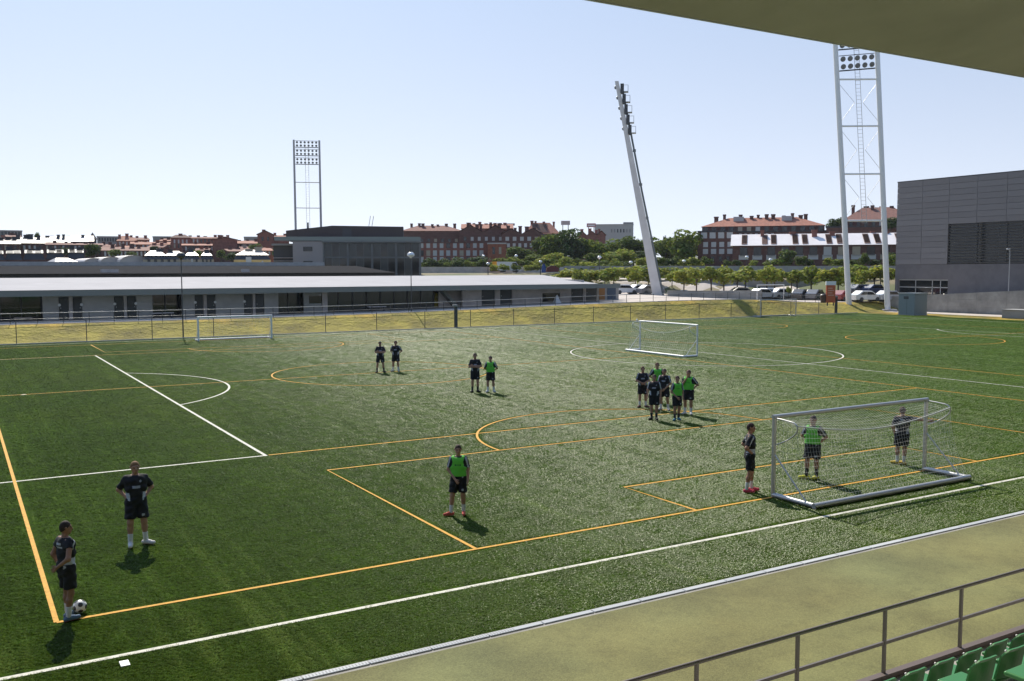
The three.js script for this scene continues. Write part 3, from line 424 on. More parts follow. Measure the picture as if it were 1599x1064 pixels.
// ---------------------------------------------------------------- big grey panelled hall on the right, ramp wall, cabinet
{
  const h = thing('panelled_hall', 'large dark grey panelled hall with a louvred window', 'building'), X = 120, D0 = 75.9, colW = 4.2, rowH = .8, yTop = 18.4, cols = 8;
  const tones = [0, 1, 2, 3].map(i => mat(.185 + .009 * i, .172 + .009 * i, .172 + .009 * i, .6 + .04 * i)), pg = new RoundedBoxGeometry(.12, rowH - .03, colW - .03, 1, .01);
  part('core', box(X + .35, X + 40, 1.2, yTop - .02, -D0 + .05, -D0 + 70), tones[1], h);
  for (let r = 0; r < 15; r++) for (let c = 0; c < cols; c++) { const y = yTop - rowH * (r + .5), d = D0 - colW * (c + .5); if (r >= 8 && c >= 2) continue; const m = part('panel', pg, tones[Math.floor(rnd() * 4)], h); m.position.set(X + .06 + rr(-.006, .006), y, -d); }
  part('plinth', [box(X + .03, X + .34, 4.25, 6.38, -D0, -D0 + 40), box(X + .03, X + .34, 1.2, 4.25, -D0 + 8.6, -D0 + 40), box(X + .03, X + .34, 1.2, 4.25, -D0, -D0 + .5)], grainy(.15, .14, .142, 121, 6, .2, .8), h);
  const w = part('louvre_window', box(X + .3, X + .34, 6.42, 11.98, -D0 + 8.42, -D0 + 33), M.darkGlass, h); const sg = box(-.16, .02, -.05, .05, 0, 25), sm = mat(.06, .062, .068, .45);
  for (let i = 0; i < 14; i++) { const s = part('louvre_slat', sg, sm, w); s.position.set(X + .2, 6.62 + .4 * i, -D0 + 8.42); s.rotation.z = .35; }
  for (let i = 0; i < 5; i++) part('louvre_post', box(X + .22, X + .29, 6.42, 11.98, -D0 + 12.6 + 4.2 * i, -D0 + 12.72 + 4.2 * i), M.darkSteel, w);
  const g = part('window_band', box(X + .3, X + .33, 1.7, 4.2, -D0 + .5, -D0 + 8.6), M.darkGlass, h); for (const d of [.5, 3.3, 6.0, 7.3, 8.55]) part('window_frame', box(X + .2, X + .29, 1.7, 4.2, -D0 + d, -D0 + d + .09), M.galv, g); for (const y of [3.05, 4.1]) part('window_frame', box(X + .2, X + .285, y, y + .12, -D0 + .62, -D0 + 8.55), M.galv, g);
  part('roof_edge', box(X - .02, X + 40, yTop + .005, yTop + .12, -D0 - .05, -D0 + 70), M.darkSteel, h);
  const rw = thing('ramp_wall', 'long board marked concrete wall rising to the right below the hall', 'wall'); const rt = d => 1.85 + (72 - d) * .062;
  for (let d = 74; d > 24; d -= 4) { const a = -d + .01, b = -d + 3.99; for (const [k, lo] of [0, 1, 2].entries()) { const y0 = -.1 + k * .95, y1 = k == 2 ? null : y0 + .94, ya = y1 ?? rt(d), yb = y1 ?? rt(d - 4); part('wall_panel', quadGeo([[[112.4, y0, a], [112.4, y0, b], [112.4, yb, b], [112.4, ya, a]], [[112.4, ya, a], [112.4, yb, b], [112.75, yb, b], [112.75, ya, a]], [[112.75, y0, b], [112.75, y0, a], [112.75, ya, a], [112.75, yb, b]], [[112.4, y0, b], [112.75, y0, b], [112.75, yb, b], [112.4, yb, b]], [[112.75, y0, a], [112.4, y0, a], [112.4, ya, a], [112.75, ya, a]]]), M.rampConcrete, rw); } }
  struct('ramp_road', quadGeo([[[112.7, rt(74) - .25, -74], [112.7, rt(24) - .25, -24], [121, rt(24) - .25, -24], [121, rt(74) - .25, -74]]]), M.paving);
  const cb = thing('electrical_cabinet', 'grey green metal service cabinet at the end of the pitch', 'cabinet', V(103.3, 0, 60.6)); part('body', rbox(2.5, 2.6, 2.3, .04, 0, 1.33, 0), mat(.21, .245, .245, .55), cb); part('lid', rbox(2.64, .12, 2.44, .03, 0, 2.7, 0), mat(.26, .29, .29, .5), cb); part('vent', box(-1.262, -1.255, 2.0, 2.35, -.4, .3), M.darkSteel, cb); part('door_seam', box(-1.258, -1.252, .1, 2.55, .05, .08), M.darkSteel, cb); part('base', box(-1.3, 1.3, -.05, .05, -1.2, 1.2), M.concrete, cb);
  const lb = thing('low_concrete_box', 'low grey concrete block at the right frame edge', 'block', V(106.6, 0, 48.6)); part('body', rbox(2.2, .95, 3.4, .04, 0, .47, 0), M.rampConcrete, lb); part('cap', rbox(2.3, .08, 3.5, .02, 0, .98, 0), M.concrete, lb);
  const p = spot(1576, 455, 128), L = thing('wall_lamp_post', 'slim lamp post before the louvred window of the hall', 'street lamp', new THREE.Vector3(118, 2.2, -57.2)); part('pole', rod(new THREE.Vector3(0, 0, 0), new THREE.Vector3(0, 6, 0), .07, .05, 8), M.galv, L); part('arm', rod(new THREE.Vector3(0, 5.95, 0), new THREE.Vector3(-.6, 6.05, .2), .04, .03, 6), M.galv, L); part('lamp_head', rbox(.6, .12, .25, .05, -.7, 6.08, .2), M.lampGlass, L);
  const sp = thing('wall_spotlight', 'small pale globe light on the low concrete block', 'lamp', V(106.4, 1.02, 47.4)); part('globe', new THREE.SphereGeometry(.2, 12, 8).translate(0, .3, 0), M.lampGlass, sp); part('stem', rod(new THREE.Vector3(0, 0, 0), new THREE.Vector3(0, .2, 0), .05), M.darkSteel, sp);
}

// ---------------------------------------------------------------- far buildings
const winGeo = new THREE.BoxGeometry(1, 1, .12), chimGeo = join([new THREE.BoxGeometry(1, 1, 1), new THREE.BoxGeometry(1.2, .12, 1.2).translate(0, .44, 0)]);
function building(o) { // u0,u1 bearings, R range, levels given as sight-line rows
  const f = frame(o.u0, o.u1, o.R, o.skew ?? 0), gy = ground(f.p.x, -f.p.z) - 1.5; f.p.y = gy; const y = v => f.h(v) - gy, w = f.w * (o.wide ?? 1), dep = o.dep ?? 10, z = dep / 2;
  const B = thing(o.name ?? 'house', o.label, o.cat ?? 'house', f.p, f.turn, o.group); f.p.y = gy;
  const eave = y(o.eave), ridge = y(o.ridge ?? o.eave), h = ridge - eave, ov = o.over ?? .35, R = o.roofMat ?? M.tile, Wm = o.wall ?? M.brick;
  const wallTop = o.mansard ? y(o.mansard) : eave;
  part('wall', box(-w / 2, w / 2, 0, wallTop, -z, z), Wm, B);
  const rp = (q, m = R, n = 'roof') => part(n, quadGeo(q), m, B); let roof;
  if (o.mansard) rp([[[-w / 2, wallTop, z], [w / 2, wallTop, z], [w / 2 - .5, eave, z - .9], [-w / 2 + .5, eave, z - .9]], [[w / 2, wallTop, z], [w / 2, wallTop, -z], [w / 2 - .5, eave, -z + .9], [w / 2 - .5, eave, z - .9]], [[-w / 2, wallTop, -z], [-w / 2, wallTop, z], [-w / 2 + .5, eave, z - .9], [-w / 2 + .5, eave, -z + .9]], [[w / 2, wallTop, -z], [-w / 2, wallTop, -z], [-w / 2 + .5, eave, -z + .9], [w / 2 - .5, eave, -z + .9]]], M.slateDark, 'lower_roof');
  const t = o.type ?? 'gable', A = w / 2 + ov - (o.mansard ? .6 : 0), Z = z + ov - (o.mansard ? 1 : 0);
  if (t == 'flat') { roof = part('roof', box(-w / 2 - .15, w / 2 + .15, eave + .003, eave + .35, -z - .15, z + .15), R, B); }
  else if (t == 'gable') { roof = rp([[[-A, eave, Z], [A, eave, Z], [A, ridge, 0], [-A, ridge, 0]], [[A, eave, -Z], [-A, eave, -Z], [-A, ridge, 0], [A, ridge, 0]], [[-A, eave, Z], [-A, eave, -Z], [A, eave, -Z], [A, eave, Z]], [[A, eave, Z], [A, eave, -Z], [A, ridge, 0], [A, ridge, 0]], [[-A, eave, -Z], [-A, eave, Z], [-A, ridge, 0], [-A, ridge, 0]]]); }
  else if (t == 'hip') { const q = Math.min(A * .55, Z); roof = rp([[[-A, eave, Z], [A, eave, Z], [A - q, ridge, 0], [-A + q, ridge, 0]], [[A, eave, -Z], [-A, eave, -Z], [-A + q, ridge, 0], [A - q, ridge, 0]], [[A, eave, Z], [A, eave, -Z], [A - q, ridge, 0], [A - q, ridge, 0]], [[-A, eave, -Z], [-A, eave, Z], [-A + q, ridge, 0], [-A + q, ridge, 0]], [[-A, eave, Z], [-A, eave, -Z], [A, eave, -Z], [A, eave, Z]]]); }
  else if (t == 'gables') { const n = o.gables ?? 3, gw = 2 * A / n; for (let i = 0; i < n; i++) { const a = -A + gw * i, b = a + gw, c = (a + b) / 2, hh = ridge - rr(0, .12) * h; roof = rp([[[a, eave, Z], [c, hh, Z], [c, hh, -Z], [a, eave, -Z]], [[c, hh, Z], [b, eave, Z], [b, eave, -Z], [c, hh, -Z]]]); part('gable', quadGeo([[[a + .3, eave, z - .05], [b - .3, eave, z - .05], [c, hh - .25, z - .05], [c, hh - .25, z - .05]], [[b - .3, eave, -z], [a + .3, eave, -z], [c, hh - .25, -z], [c, hh - .25, -z]]]), Wm, B); } }
  else if (t == 'barrel') { const q = [], n = 8; for (let i = 0; i < n; i++) { const a = Math.PI * i / n, b = Math.PI * (i + 1) / n, P = (s, zz) => [-Math.cos(s) * A, eave + h * Math.sin(s), zz]; q.push([P(a, Z), P(b, Z), P(b, -Z), P(a, -Z)].reverse(), [P(a, Z - .2), P(b, Z - .2), [0, eave, Z - .2], [0, eave, Z - .2]].reverse()); } roof = rp(q); }
  roof.material.side = THREE.DoubleSide;
  for (const [v, n, s, c0, c1, m, ph] of o.windows ?? []) { const yy = y(v), ww = (c1 - c0) * w, H = ph ?? 1.3; for (let i = 0; i < n; i++) { const pick = rnd(), q = part('window', winGeo, pick < .62 ? (m ?? M.shutter) : pick < .8 ? M.pane : pick < .92 ? M.beige : M.shutter, B); q.scale.set(ww / n * s, H, 1); q.position.set(-w / 2 + c0 * w + ww * (i + .5) / n, yy, z + .03); if (ww / n * s > 1.5 && o.R < 320) { const sl = part('window_sill', winGeo, M.concrete, q); sl.scale.set(1.06, .1, 1.6); sl.position.set(0, -.54, .1); } } }
  for (let i = 0; i < (o.chimneys ?? 0); i++) { const c = part('chimney', chimGeo, o.chimMat ?? Wm, roof), hh = rr(.2, .9) * (o.chimScale ?? 1) + h * .85, cx = -A * .8 + A * 1.6 * (i + rr(.2, .8)) / o.chimneys; c.scale.set(rr(.7, 1.3), hh, .8); c.position.set(cx, ridge - h * .85 + hh / 2, rr(-.1, .25) * Z); }
  for (const [cx, s] of o.skylights ?? []) { const q = part('skylight', chimGeo, o.skyMat ?? M.brickDark, roof); q.scale.set(s, .12, Z * .75); q.position.set(-w / 2 + cx * w, eave + h * .52, Z * .5); q.rotation.x = Math.atan2(h, Z); }
  if (o.extra) o.extra(B, { w, dep, y, z, eave, ridge }); return B;
}
// left: slate roofed rows, pavilions and brick blocks on the rise
const glare = { roofMat: M.slate, wall: M.brickDark, dep: 12 };
[[-22, 8], [8, 35], [37, 70], [72, 102], [105, 133]].forEach(([u0, u1], i) => building({ ...glare, u0, u1, R: 215 + i * 2, mansard: 407 - i * .4, eave: 397.2 - i * .5, ridge: 391.8 - i * .6, skylights: [[.3, .9], [.7, .9]], skyMat: M.slateDark, chimneys: 2, chimMat: M.slateDark, group: 'slate roofed row houses', label: `slate roofed row house with glinting roof, ${ORD[i]} from the left in the nearer row` }));
[[-12, 31], [25, 69]].forEach(([u0, u1], i) => building({ ...glare, u0, u1, R: 275 + i * 8, eave: 382 - i * 1, ridge: 374 - i * 3, chimneys: 4, chimMat: M.slateDark, windows: [[388, 5, .4, .05, .95, M.shutter, 1.2]], group: 'farther slate roofed terraces', label: ['farther terrace with four chimneys at the left frame edge', 'farther terrace with a bright stepped roof above the slate row'][i] }));
building({ u0: -20, u1: 36, R: 430, eave: 362, type: 'flat', roofMat: M.greyFar, wall: M.greyFar, dep: 14, label: 'long flat grey block on the skyline at far left', name: 'office_block', cat: 'building', windows: [[366, 10, .7, .03, .97, M.pane, 1.5]] });
building({ u0: 66, u1: 112, R: 345, eave: 379.5, ridge: 369.5, roofMat: M.slate, wall: M.slateDark, chimneys: 3, chimMat: M.slateDark, label: 'dark slate house with three chimneys on the left skyline' });
building({ u0: 114, u1: 146, R: 340, eave: 378, ridge: 368.5, roofMat: M.zinc, wall: M.slateDark, chimneys: 1, chimMat: M.slateDark, label: 'dark house with a pale glinting roof beside the small spire' });
for (const [u, v, lab] of [[43.5, 365, 'small dark pyramid turret at far left skyline'], [146, 363, 'dark pyramid turret with pointed roof beside the pale roofed house']]) { const f = frame(u - 6, u + 6, 350), g = ground(f.p.x, -f.p.z); f.p.y = g; const t = thing('turret', lab, 'tower', f.p, f.turn, 'skyline turrets'); part('wall', box(-1.2, 1.2, -2, f.h(374) - g, -1.2, 1.2), M.slateDark, t); part('roof', new THREE.ConeGeometry(2.1, f.h(v) - f.h(374), 4).rotateY(Math.PI / 4).translate(0, (f.h(v) + f.h(374)) / 2 - g, 0), M.slateDark, t); }
building({ u0: 70, u1: 160, R: 300, eave: 383, ridge: 380, wall: M.brickDark, roofMat: M.tileDark, dep: 9, windows: [[388, 14, .5, .02, .98, M.shutter, 1.3], [395, 14, .5, .02, .98, M.pane, 1.3]], label: 'long dark brick terrace behind the slate row', chimneys: 5 });
building({ u0: 153, u1: 190, R: 420, eave: 371, type: 'flat', wall: M.greyFar, roofMat: M.paleFar, label: 'blue grey flat block on the skyline beside the spire', name: 'office_block', cat: 'building', windows: [[375, 8, .6, .05, .95, M.pane, 1.4]] });
building({ u0: 184, u1: 214, R: 380, eave: 377, ridge: 368.5, wall: M.brick, roofMat: M.tile, type: 'hip', chimneys: 3, windows: [[381, 5, .5, .05, .95]], label: 'red brick house with hipped roof, right of the grey flat block' });
building({ u0: 160, u1: 232, R: 290, eave: 392, ridge: 386, wall: M.brickDark, roofMat: M.tileDark, windows: [[397, 11, .45, .03, .97, M.shutter, 1.3]], label: 'brick terrace with a row of pale windows behind the pavilions', chimneys: 4 });
building({ u0: 206, u1: 270, R: 360, eave: 382.5, ridge: 378, wall: M.brickWarm, roofMat: M.tile, windows: [[386, 9, .5, .03, .97]], chimneys: 4, label: 'long low house with an orange tiled roof on the left rise' });
building({ u0: 240, u1: 273, R: 450, eave: 371, type: 'flat', wall: M.greyFar, roofMat: M.greyFar, name: 'office_block', cat: 'building', label: 'small grey flat block on the skyline left of the brick gables' });
building({ u0: 268, u1: 298, R: 355, eave: 372, ridge: 366.8, wall: M.brick, roofMat: M.brickDark, type: 'hip', chimneys: 1, windows: [[378, 4, .4, .08, .92], [385, 4, .4, .08, .92, M.pane]], label: 'square red brick block with a low hipped roof on the left skyline' });
building({ u0: 286, u1: 337, R: 340, eave: 384, ridge: 381, wall: M.brickDark, roofMat: M.tile, windows: [[389, 8, .5, .05, .95]], chimneys: 2, label: 'brick terrace with a pale pink roof strip below the brick blocks' });
building({ u0: 298, u1: 350, R: 385, eave: 373, ridge: 370, wall: M.brick, roofMat: M.tileDark, windows: [[377, 8, .4, .05, .95, M.pane]], chimneys: 3, label: 'wide red brick block with a nearly flat roof line' });
building({ u0: 333, u1: 371, R: 330, eave: 375, ridge: 370, wall: M.brick, roofMat: M.brickDark, type: 'gables', gables: 1, chimneys: 1, windows: [[392, 3, .3, .6, .95, M.pane]], label: 'tall blank red brick gable wall above the cream pavilion' });
building({ u0: 368, u1: 408, R: 340, eave: 381, ridge: 376, wall: M.brickDark, roofMat: M.tile, windows: [[387, 6, .55, .05, .95]], chimneys: 3, label: 'brick house with pale windows just left of the gabled brick house' });
building({ u0: 382, u1: 408, R: 440, eave: 371.5, type: 'flat', wall: M.greyFar, roofMat: M.paleFar, name: 'office_block', cat: 'building', label: 'pale grey flat block on the skyline before the gabled brick house' });
building({ u0: 403, u1: 427, R: 330, eave: 367, ridge: 360, wall: M.brick, roofMat: M.tile, type: 'gables', gables: 1, windows: [[374, 2, .35, .15, .85, M.pane]], chimneys: 1, label: 'red brick house with one pointed gable left of the office building' });
building({ u0: 426, u1: 452, R: 335, eave: 373, ridge: 367.5, wall: M.brick, roofMat: M.tile, chimneys: 2, label: 'orange roofed house touching the left end of the office building' });
[[78, 116, 403, 412], [124, 152, 403.5, 411], [150, 180, 401.5, 410], [180, 221, 399, 410]].forEach(([u0, u1, r, e], i) => building({ u0, u1, R: 196 - i * 2, eave: e, ridge: r, type: i ? 'barrel' : 'hip', wall: i % 2 ? M.beige : M.concrete, roofMat: M.zinc, dep: 8, skew: .25, windows: [[413, 4, .6, .1, .9, M.pane, 1]], group: 'pavilions with rounded roofs', name: 'pavilion', label: `low pavilion with a glinting rounded roof, ${ORD[i]} from the left` }));
[[224, 262], [256, 290], [287, 313], [312, 334]].forEach(([u0, u1], i) => building({ u0, u1, R: 188, eave: 399.6, ridge: 391.5 + i * .8, mansard: 406, type: 'hip', wall: M.beige, roofMat: M.zinc, dep: 9, windows: [[409, 3, .45, .1, .9, M.pane, 1]], chimneys: 1, chimMat: M.slateDark, group: 'hip roofed pavilion row', name: 'pavilion', label: `hip roofed pavilion with dark lower roof, ${ORD[i]} from the left in its row` }));
building({ u0: 366, u1: 422, R: 172, eave: 399, ridge: 390.5, mansard: 406.3, type: 'hip', wall: M.yellow, roofMat: M.zinc, dep: 10, windows: [[411, 1, .5, .25, .55, M.shutter, 2], [411, 1, .3, .7, .85, M.darkGlass, .7]], chimneys: 2, chimMat: M.beige, chimScale: .6, label: 'yellow walled house with dark lower roof left of the office building' });
[[2, 345, 377, 372], [22, 400, 371, 367], [60, 330, 384, 379], [90, 400, 374, 370], [118, 390, 375, 371], [168, 335, 386, 381.5], [196, 330, 388, 384], [222, 410, 375, 371], [248, 330, 387, 383], [262, 390, 377, 373], [292, 410, 374, 370], [318, 325, 392, 388], [352, 410, 373, 369.5], [366, 320, 393, 389], [388, 325, 390, 385.5], [415, 300, 392, 387]].forEach(([u, R, e, r], i) => building({ u0: u - rr(9, 15), u1: u + rr(9, 15), R, eave: e, ridge: r, type: ['hip', 'gable', 'gable'][i % 3], wall: [M.brick, M.brickDark, M.beige, M.brickWarm][i % 4], roofMat: [M.tile, M.tileDark, M.tileRed][i % 3], dep: 9, skew: rr(-.3, .3), chimneys: 2, windows: [[e + 4, 4, .45, .06, .94, undefined, 1.2]], group: 'small houses on the left rise', label: `small tiled house among the roofs of the left rise, ${ORD[i]} from the left` }));
{ // long dark hall behind the flat roof
  const H = thing('dark_hall', 'long dark flat hall directly behind the pale flat roof', 'building'); const x0 = -12, x1 = 60;
  part('front_wall', box(x0, x1, 1, 5.35, -122.3, -122), mat(.035, .034, .034, .8), H); part('roof', quadGeo([[[x0, 5.36, -121.6], [x1, 5.36, -121.6], [x1 + .5, 6.5, -140], [x0, 6.5, -140]]]), new THREE.MeshPhysicalMaterial({ color: lin(.022, .022, .025), roughness: .95, specularIntensity: .05 }), H); part('parapet', box(x0, 55, 4, 7.1, -141.2, -140.4), M.greyWall, H);
  for (const [u, w2] of [[172, 1.1], [384, .5]]) part('roof_vent', box(onD(u, 124) - w2, onD(u, 124) + w2, 5.4, 5.95, -124.6, -123.8), M.paleConcrete, H);
  part('side_wall', box(x1 - .3, x1, 1, 5.3, -140, -122.4), M.greyWall, H);
}
const officeFrame = mat(.14, .145, .145, .6);
{ // office building with dark glass front
  const f = frame(505, 656, 190, -.04), g = ground(f.p.x, -f.p.z) - .5; f.p.y = g; const y = v => f.h(v) - g, w = f.w, B = thing('office_building', 'dark glass office building with a brown set back top floor', 'building', f.p, f.turn), z = 0, px = w / (656 - 505), X = u => (u - 580.5) * px;
  part('core', box(X(506), X(654), 0, y(379), -14, -1), M.concrete, B);
  for (let c = 0; c < 4; c++) for (let r = 0; r < 2; r++) { const a = X(505) + w * c / 4, b = a + w / 4, y0 = r ? y(401) : y(430), y1 = r ? y(380) : y(403.5); for (let k = 0; k < 3; k++) part('glass_pane', box(a + .22 + (b - a - .4) * k / 3, a + .18 + (b - a - .4) * (k + 1) / 3, y0, y1, -.5, -.44), (c * 2 + k + r) % 2 ? M.midGlass : M.darkGlass, B); part('spandrel', box(a + .2, b - .2, y0 - .3, y0, -.52, -.3), officeFrame, B); for (let k = 1; k < 3; k++) part('mullion', box(a + .2 + (b - a - .4) * k / 3 - .05, a + .2 + (b - a - .4) * k / 3 + .05, y0, y1, -.44, -.34), officeFrame, B); }
  for (let c = 0; c <= 4; c++) part('column', box(X(505) + w * c / 4 - .2, X(505) + w * c / 4 + .2, 0, y(378.5), -.6, -.1), officeFrame, B);
  part('roof_slab', box(X(503), X(658), y(379), y(376.4), -15, .3), mat(.16, .17, .17, .7), B);
  part('balustrade', box(X(430), X(657), y(376.2), y(370), .1, .14), M.greenGlass, B);
  part('top_floor', prism([[X(446), y(376)], [X(630), y(376)], [X(630), y(353.4)], [X(518), y(352)], [X(446), y(360)]], 9, -11), M.brownPanel, B); part('top_window', box(X(534), X(548), y(375), y(356), -1.98, -1.9), mat(.05, .05, .055, .4), B);
  for (const u of [574, 579]) part('aerial', rod(new THREE.Vector3(X(u), y(352), -6), new THREE.Vector3(X(u + 3), y(335), -6), .06, .06, 5), M.galv, B);
  const wing = part('wing', box(X(458), X(504), 0, y(377), -13, -.05), mat(.30, .28, .28, .8), B); for (const v of [389, 411]) part('window', box(X(474), X(488), y(v + 3.5), y(v - 3.5), -.05, .02), M.darkGlass, wing);
  part('left_block', box(X(424), X(458), 0, y(383), -16, -4), mat(.06, .06, .062, .7), B); for (const v of [402, 407]) part('ledge', box(X(424), X(458), y(v + .8), y(v), -4, -3.4), M.paleConcrete, B);
  part('roof_slab', box(X(422), X(458), y(383), y(380), -16, -3.2), M.greyFar, B); part('flue', box(X(478), X(481), y(376), y(347), -3, -2.6), M.concrete, B);
}
// centre: brick flats
building({ u0: 640, u1: 785, R: 285, eave: 381, ridge: 377, wall: M.brick, roofMat: M.brickDark, type: 'flat', dep: 12, windows: [[384, 11, .55, .03, .8, M.shutter, 1.6], [396, 11, .6, .03, .8, M.shutter, 1.6], [406, 11, .55, .03, .8, M.shutter, 1.6]], name: 'apartment_block', cat: 'building', label: 'brick flats with three rows of pale windows right of the office building' });
building({ u0: 762, u1: 790, R: 278, eave: 382, type: 'flat', wall: M.brickWarm, roofMat: M.paleFar, dep: 10, windows: [[392, 2, .4, .15, .85, M.pane, 2]], name: 'apartment_block', cat: 'building', label: 'small brick end block with a pale flat roof before the flats' });
building({ u0: 628, u1: 722, R: 330, eave: 362, ridge: 352.5, wall: M.brickDark, roofMat: M.tileRed, type: 'hip', dep: 12, chimneys: 7, windows: [[377, 8, .4, .05, .95, M.pane]], name: 'apartment_block', cat: 'building', label: 'long red hipped roof with chimneys directly behind the office building' });
building({ u0: 718, u1: 790, R: 325, eave: 363, ridge: 352, wall: M.brickDark, roofMat: M.tileRed, type: 'gables', gables: 2, dep: 12, chimneys: 5, windows: [[374, 6, .4, .05, .95], [384, 6, .4, .05, .95]], name: 'apartment_block', cat: 'building', label: 'two gabled red brick block in the middle of the flats' });
building({ u0: 784, u1: 846, R: 315, eave: 366, ridge: 357, wall: M.brickDark, roofMat: M.tileRed, type: 'gables', gables: 2, dep: 12, chimneys: 5, windows: [[374, 5, .5, .05, .95], [384, 5, .5, .1, .8], [395, 4, .4, .1, .7, M.pane]], name: 'apartment_block', cat: 'building', label: 'dark brick gabled flats left of the big trees' });
building({ u0: 818, u1: 873, R: 380, eave: 366, ridge: 348, wall: M.brick, roofMat: M.tile, type: 'hip', dep: 13, chimneys: 4, skylights: [[.45, 5]], windows: [[369, 6, .4, .05, .95]], label: 'house with a big orange hipped roof behind the dark gabled flats' });
building({ u0: 722, u1: 800, R: 375, eave: 358, ridge: 350, wall: M.brick, roofMat: M.tile, dep: 13, chimneys: 8, label: 'long orange tiled roof with many chimneys on the centre skyline' });
building({ u0: 903, u1: 945, R: 380, eave: 368, ridge: 360.5, wall: M.brick, roofMat: M.tile, type: 'gables', gables: 3, dep: 12, chimneys: 4, label: 'low orange gabled roofs above the trees left of the mast' });
building({ u0: 929, u1: 988, R: 430, eave: 353, type: 'flat', wall: M.paleFar, roofMat: M.paleFar, dep: 20, windows: [[362, 7, .4, .4, .95, M.greyFar, 1.5]], name: 'office_block', cat: 'building', label: 'pale block with a stair tower above the trees left of the mast', extra: (B, { w, y, z }) => part('stair_tower', box(w * .24, w / 2, y(355), y(349), -z, z - .1), M.greyFar, B) });
[[797, 349, 352.5, M.greyFar, 'small grey rooftop board on the centre skyline'], [883, 345, 351.5, mat(.45, .42, .42, .7), 'pale rooftop billboard above the big trees'], [923, 349, 355, mat(.42, .16, .15, .7), 'red and white rooftop billboard left of the pale block']].forEach(([u, a, b, m, lab], i) => { const f = frame(u - 7, u + 7, 400), g = ground(f.p.x, -f.p.z); f.p.y = g; const s = thing('billboard', lab, 'billboard', f.p, f.turn, 'rooftop billboards'); part('board', box(-f.w / 2, f.w / 2, f.h(b) - g, f.h(a) - g, -.2, .2), m, s); for (const k of [-1, 1]) part('leg', box(k * f.w * .3 - .15, k * f.w * .3 + .15, -1, f.h(b) - g, -.15, .15), M.darkSteel, s); if (i == 2) part('caption', box(-f.w * .4, f.w * .4, (f.h(a) + f.h(b)) / 2 - g - .4, (f.h(a) + f.h(b)) / 2 - g + .3, .2, .24), M.white, s); });
// right: brown flats, white roofed terrace and the red roofs above
building({ u0: 1090, u1: 1148, R: 252, eave: 364, type: 'flat', wall: M.brickDark, roofMat: M.slateDark, dep: 12, windows: [[383, 4, .6, .1, .95], [393.5, 4, .65, .1, .95], [369, 4, .7, .05, .95, M.shutter, 1.5], [405, 4, .4, .1, .9, M.pane]], name: 'apartment_block', cat: 'building', label: 'dark brown brick flats at the left end of the white roofed terrace' });
building({ u0: 1092, u1: 1290, R: 268, eave: 364, type: 'flat', wall: M.brickDark, roofMat: M.slateDark, dep: 10, windows: [[359, 14, .5, .02, .98, M.pane, 1.2], [369, 14, .5, .02, .6, M.shutter, 1.2]], name: 'apartment_block', cat: 'building', label: 'long brown block with a dark top band above the white roofed terrace' });
building({ u0: 1098, u1: 1284, R: 276, eave: 355, ridge: 340, type: 'hip', wall: M.brickDark, roofMat: M.tile, dep: 14, chimneys: 12, chimScale: 1.2, label: 'long red tiled hipped roof with many chimneys on the right skyline', extra: (B, { w, y }) => { for (const u of [.30, .70]) part('roof_hut', box(-w / 2 + u * w - 1.4, -w / 2 + u * w + 1.4, y(348), y(339), -1, 3), M.paleFar, B); } });
building({ u0: 1318, u1: 1420, R: 285, eave: 345, ridge: 324, type: 'hip', wall: M.brickDark, roofMat: M.tileDark, dep: 16, chimneys: 6, windows: [[352, 8, .45, .05, .95, M.pane]], label: 'dark red hipped roof house behind the tall tower' });
building({ u0: 1290, u1: 1420, R: 262, eave: 356, type: 'flat', wall: M.brickDark, roofMat: M.slateDark, dep: 8, name: 'apartment_block', cat: 'building', label: 'dark flat band of roof right of the long brown block' });
building({ u0: 1146, u1: 1440, R: 232, eave: 384, ridge: 365, wall: M.brickDark, roofMat: M.sheetRoof, dep: 13, over: .6, skew: .07, chimneys: 6, chimMat: M.brick, skylights: [.06, .17, .218, .333, .384, .51, .565, .704, .76, .87, .92].map(c => [c, 1.05]), windows: [[393, 13, .55, .02, .98, M.pane, 1.9], [402, 13, .7, .02, .98, M.shutter, 1]], name: 'terrace_house', label: 'long brick terrace under a glaring pale metal roof with skylights' });

// retaining walls and car park
function longWall(u0, u1, R, vt, vb, m, label, n) { const W = thing('retaining_wall', label, 'wall'); for (let i = 0; i < n; i++) { const a = u0 + (u1 - u0) * i / n, b = u0 + (u1 - u0) * (i + 1) / n, p = spot(a, vt, R), q = spot(b, vt, R), lo = Math.min(spot(a, vb, R).y, ground(p.x, -p.z)) - .4; p.y = q.y = (p.y + q.y) / 2; const h = p.y - lo, A = p.clone(), Bq = q.clone(); A.y = Bq.y = lo + h / 2; A.lerp(Bq, .004); part('wall_panel', bar(A, Bq, .4, h), m, W); } return W; }
longWall(1042, 1190, 138, 454, 468, M.rampConcrete, 'low concrete wall at the foot of the leaning mast', 12);
longWall(930, 1440, 164, 437, 457, M.rampConcrete, 'long concrete retaining wall behind the row of car park trees', 30);
longWall(880, 1440, 204, 415.5, 426, M.concrete, 'upper pale retaining wall below the hedges', 24);
longWall(560, 900, 215, 417, 424, M.paleConcrete, 'low pale wall behind the end of the flat roof', 14);
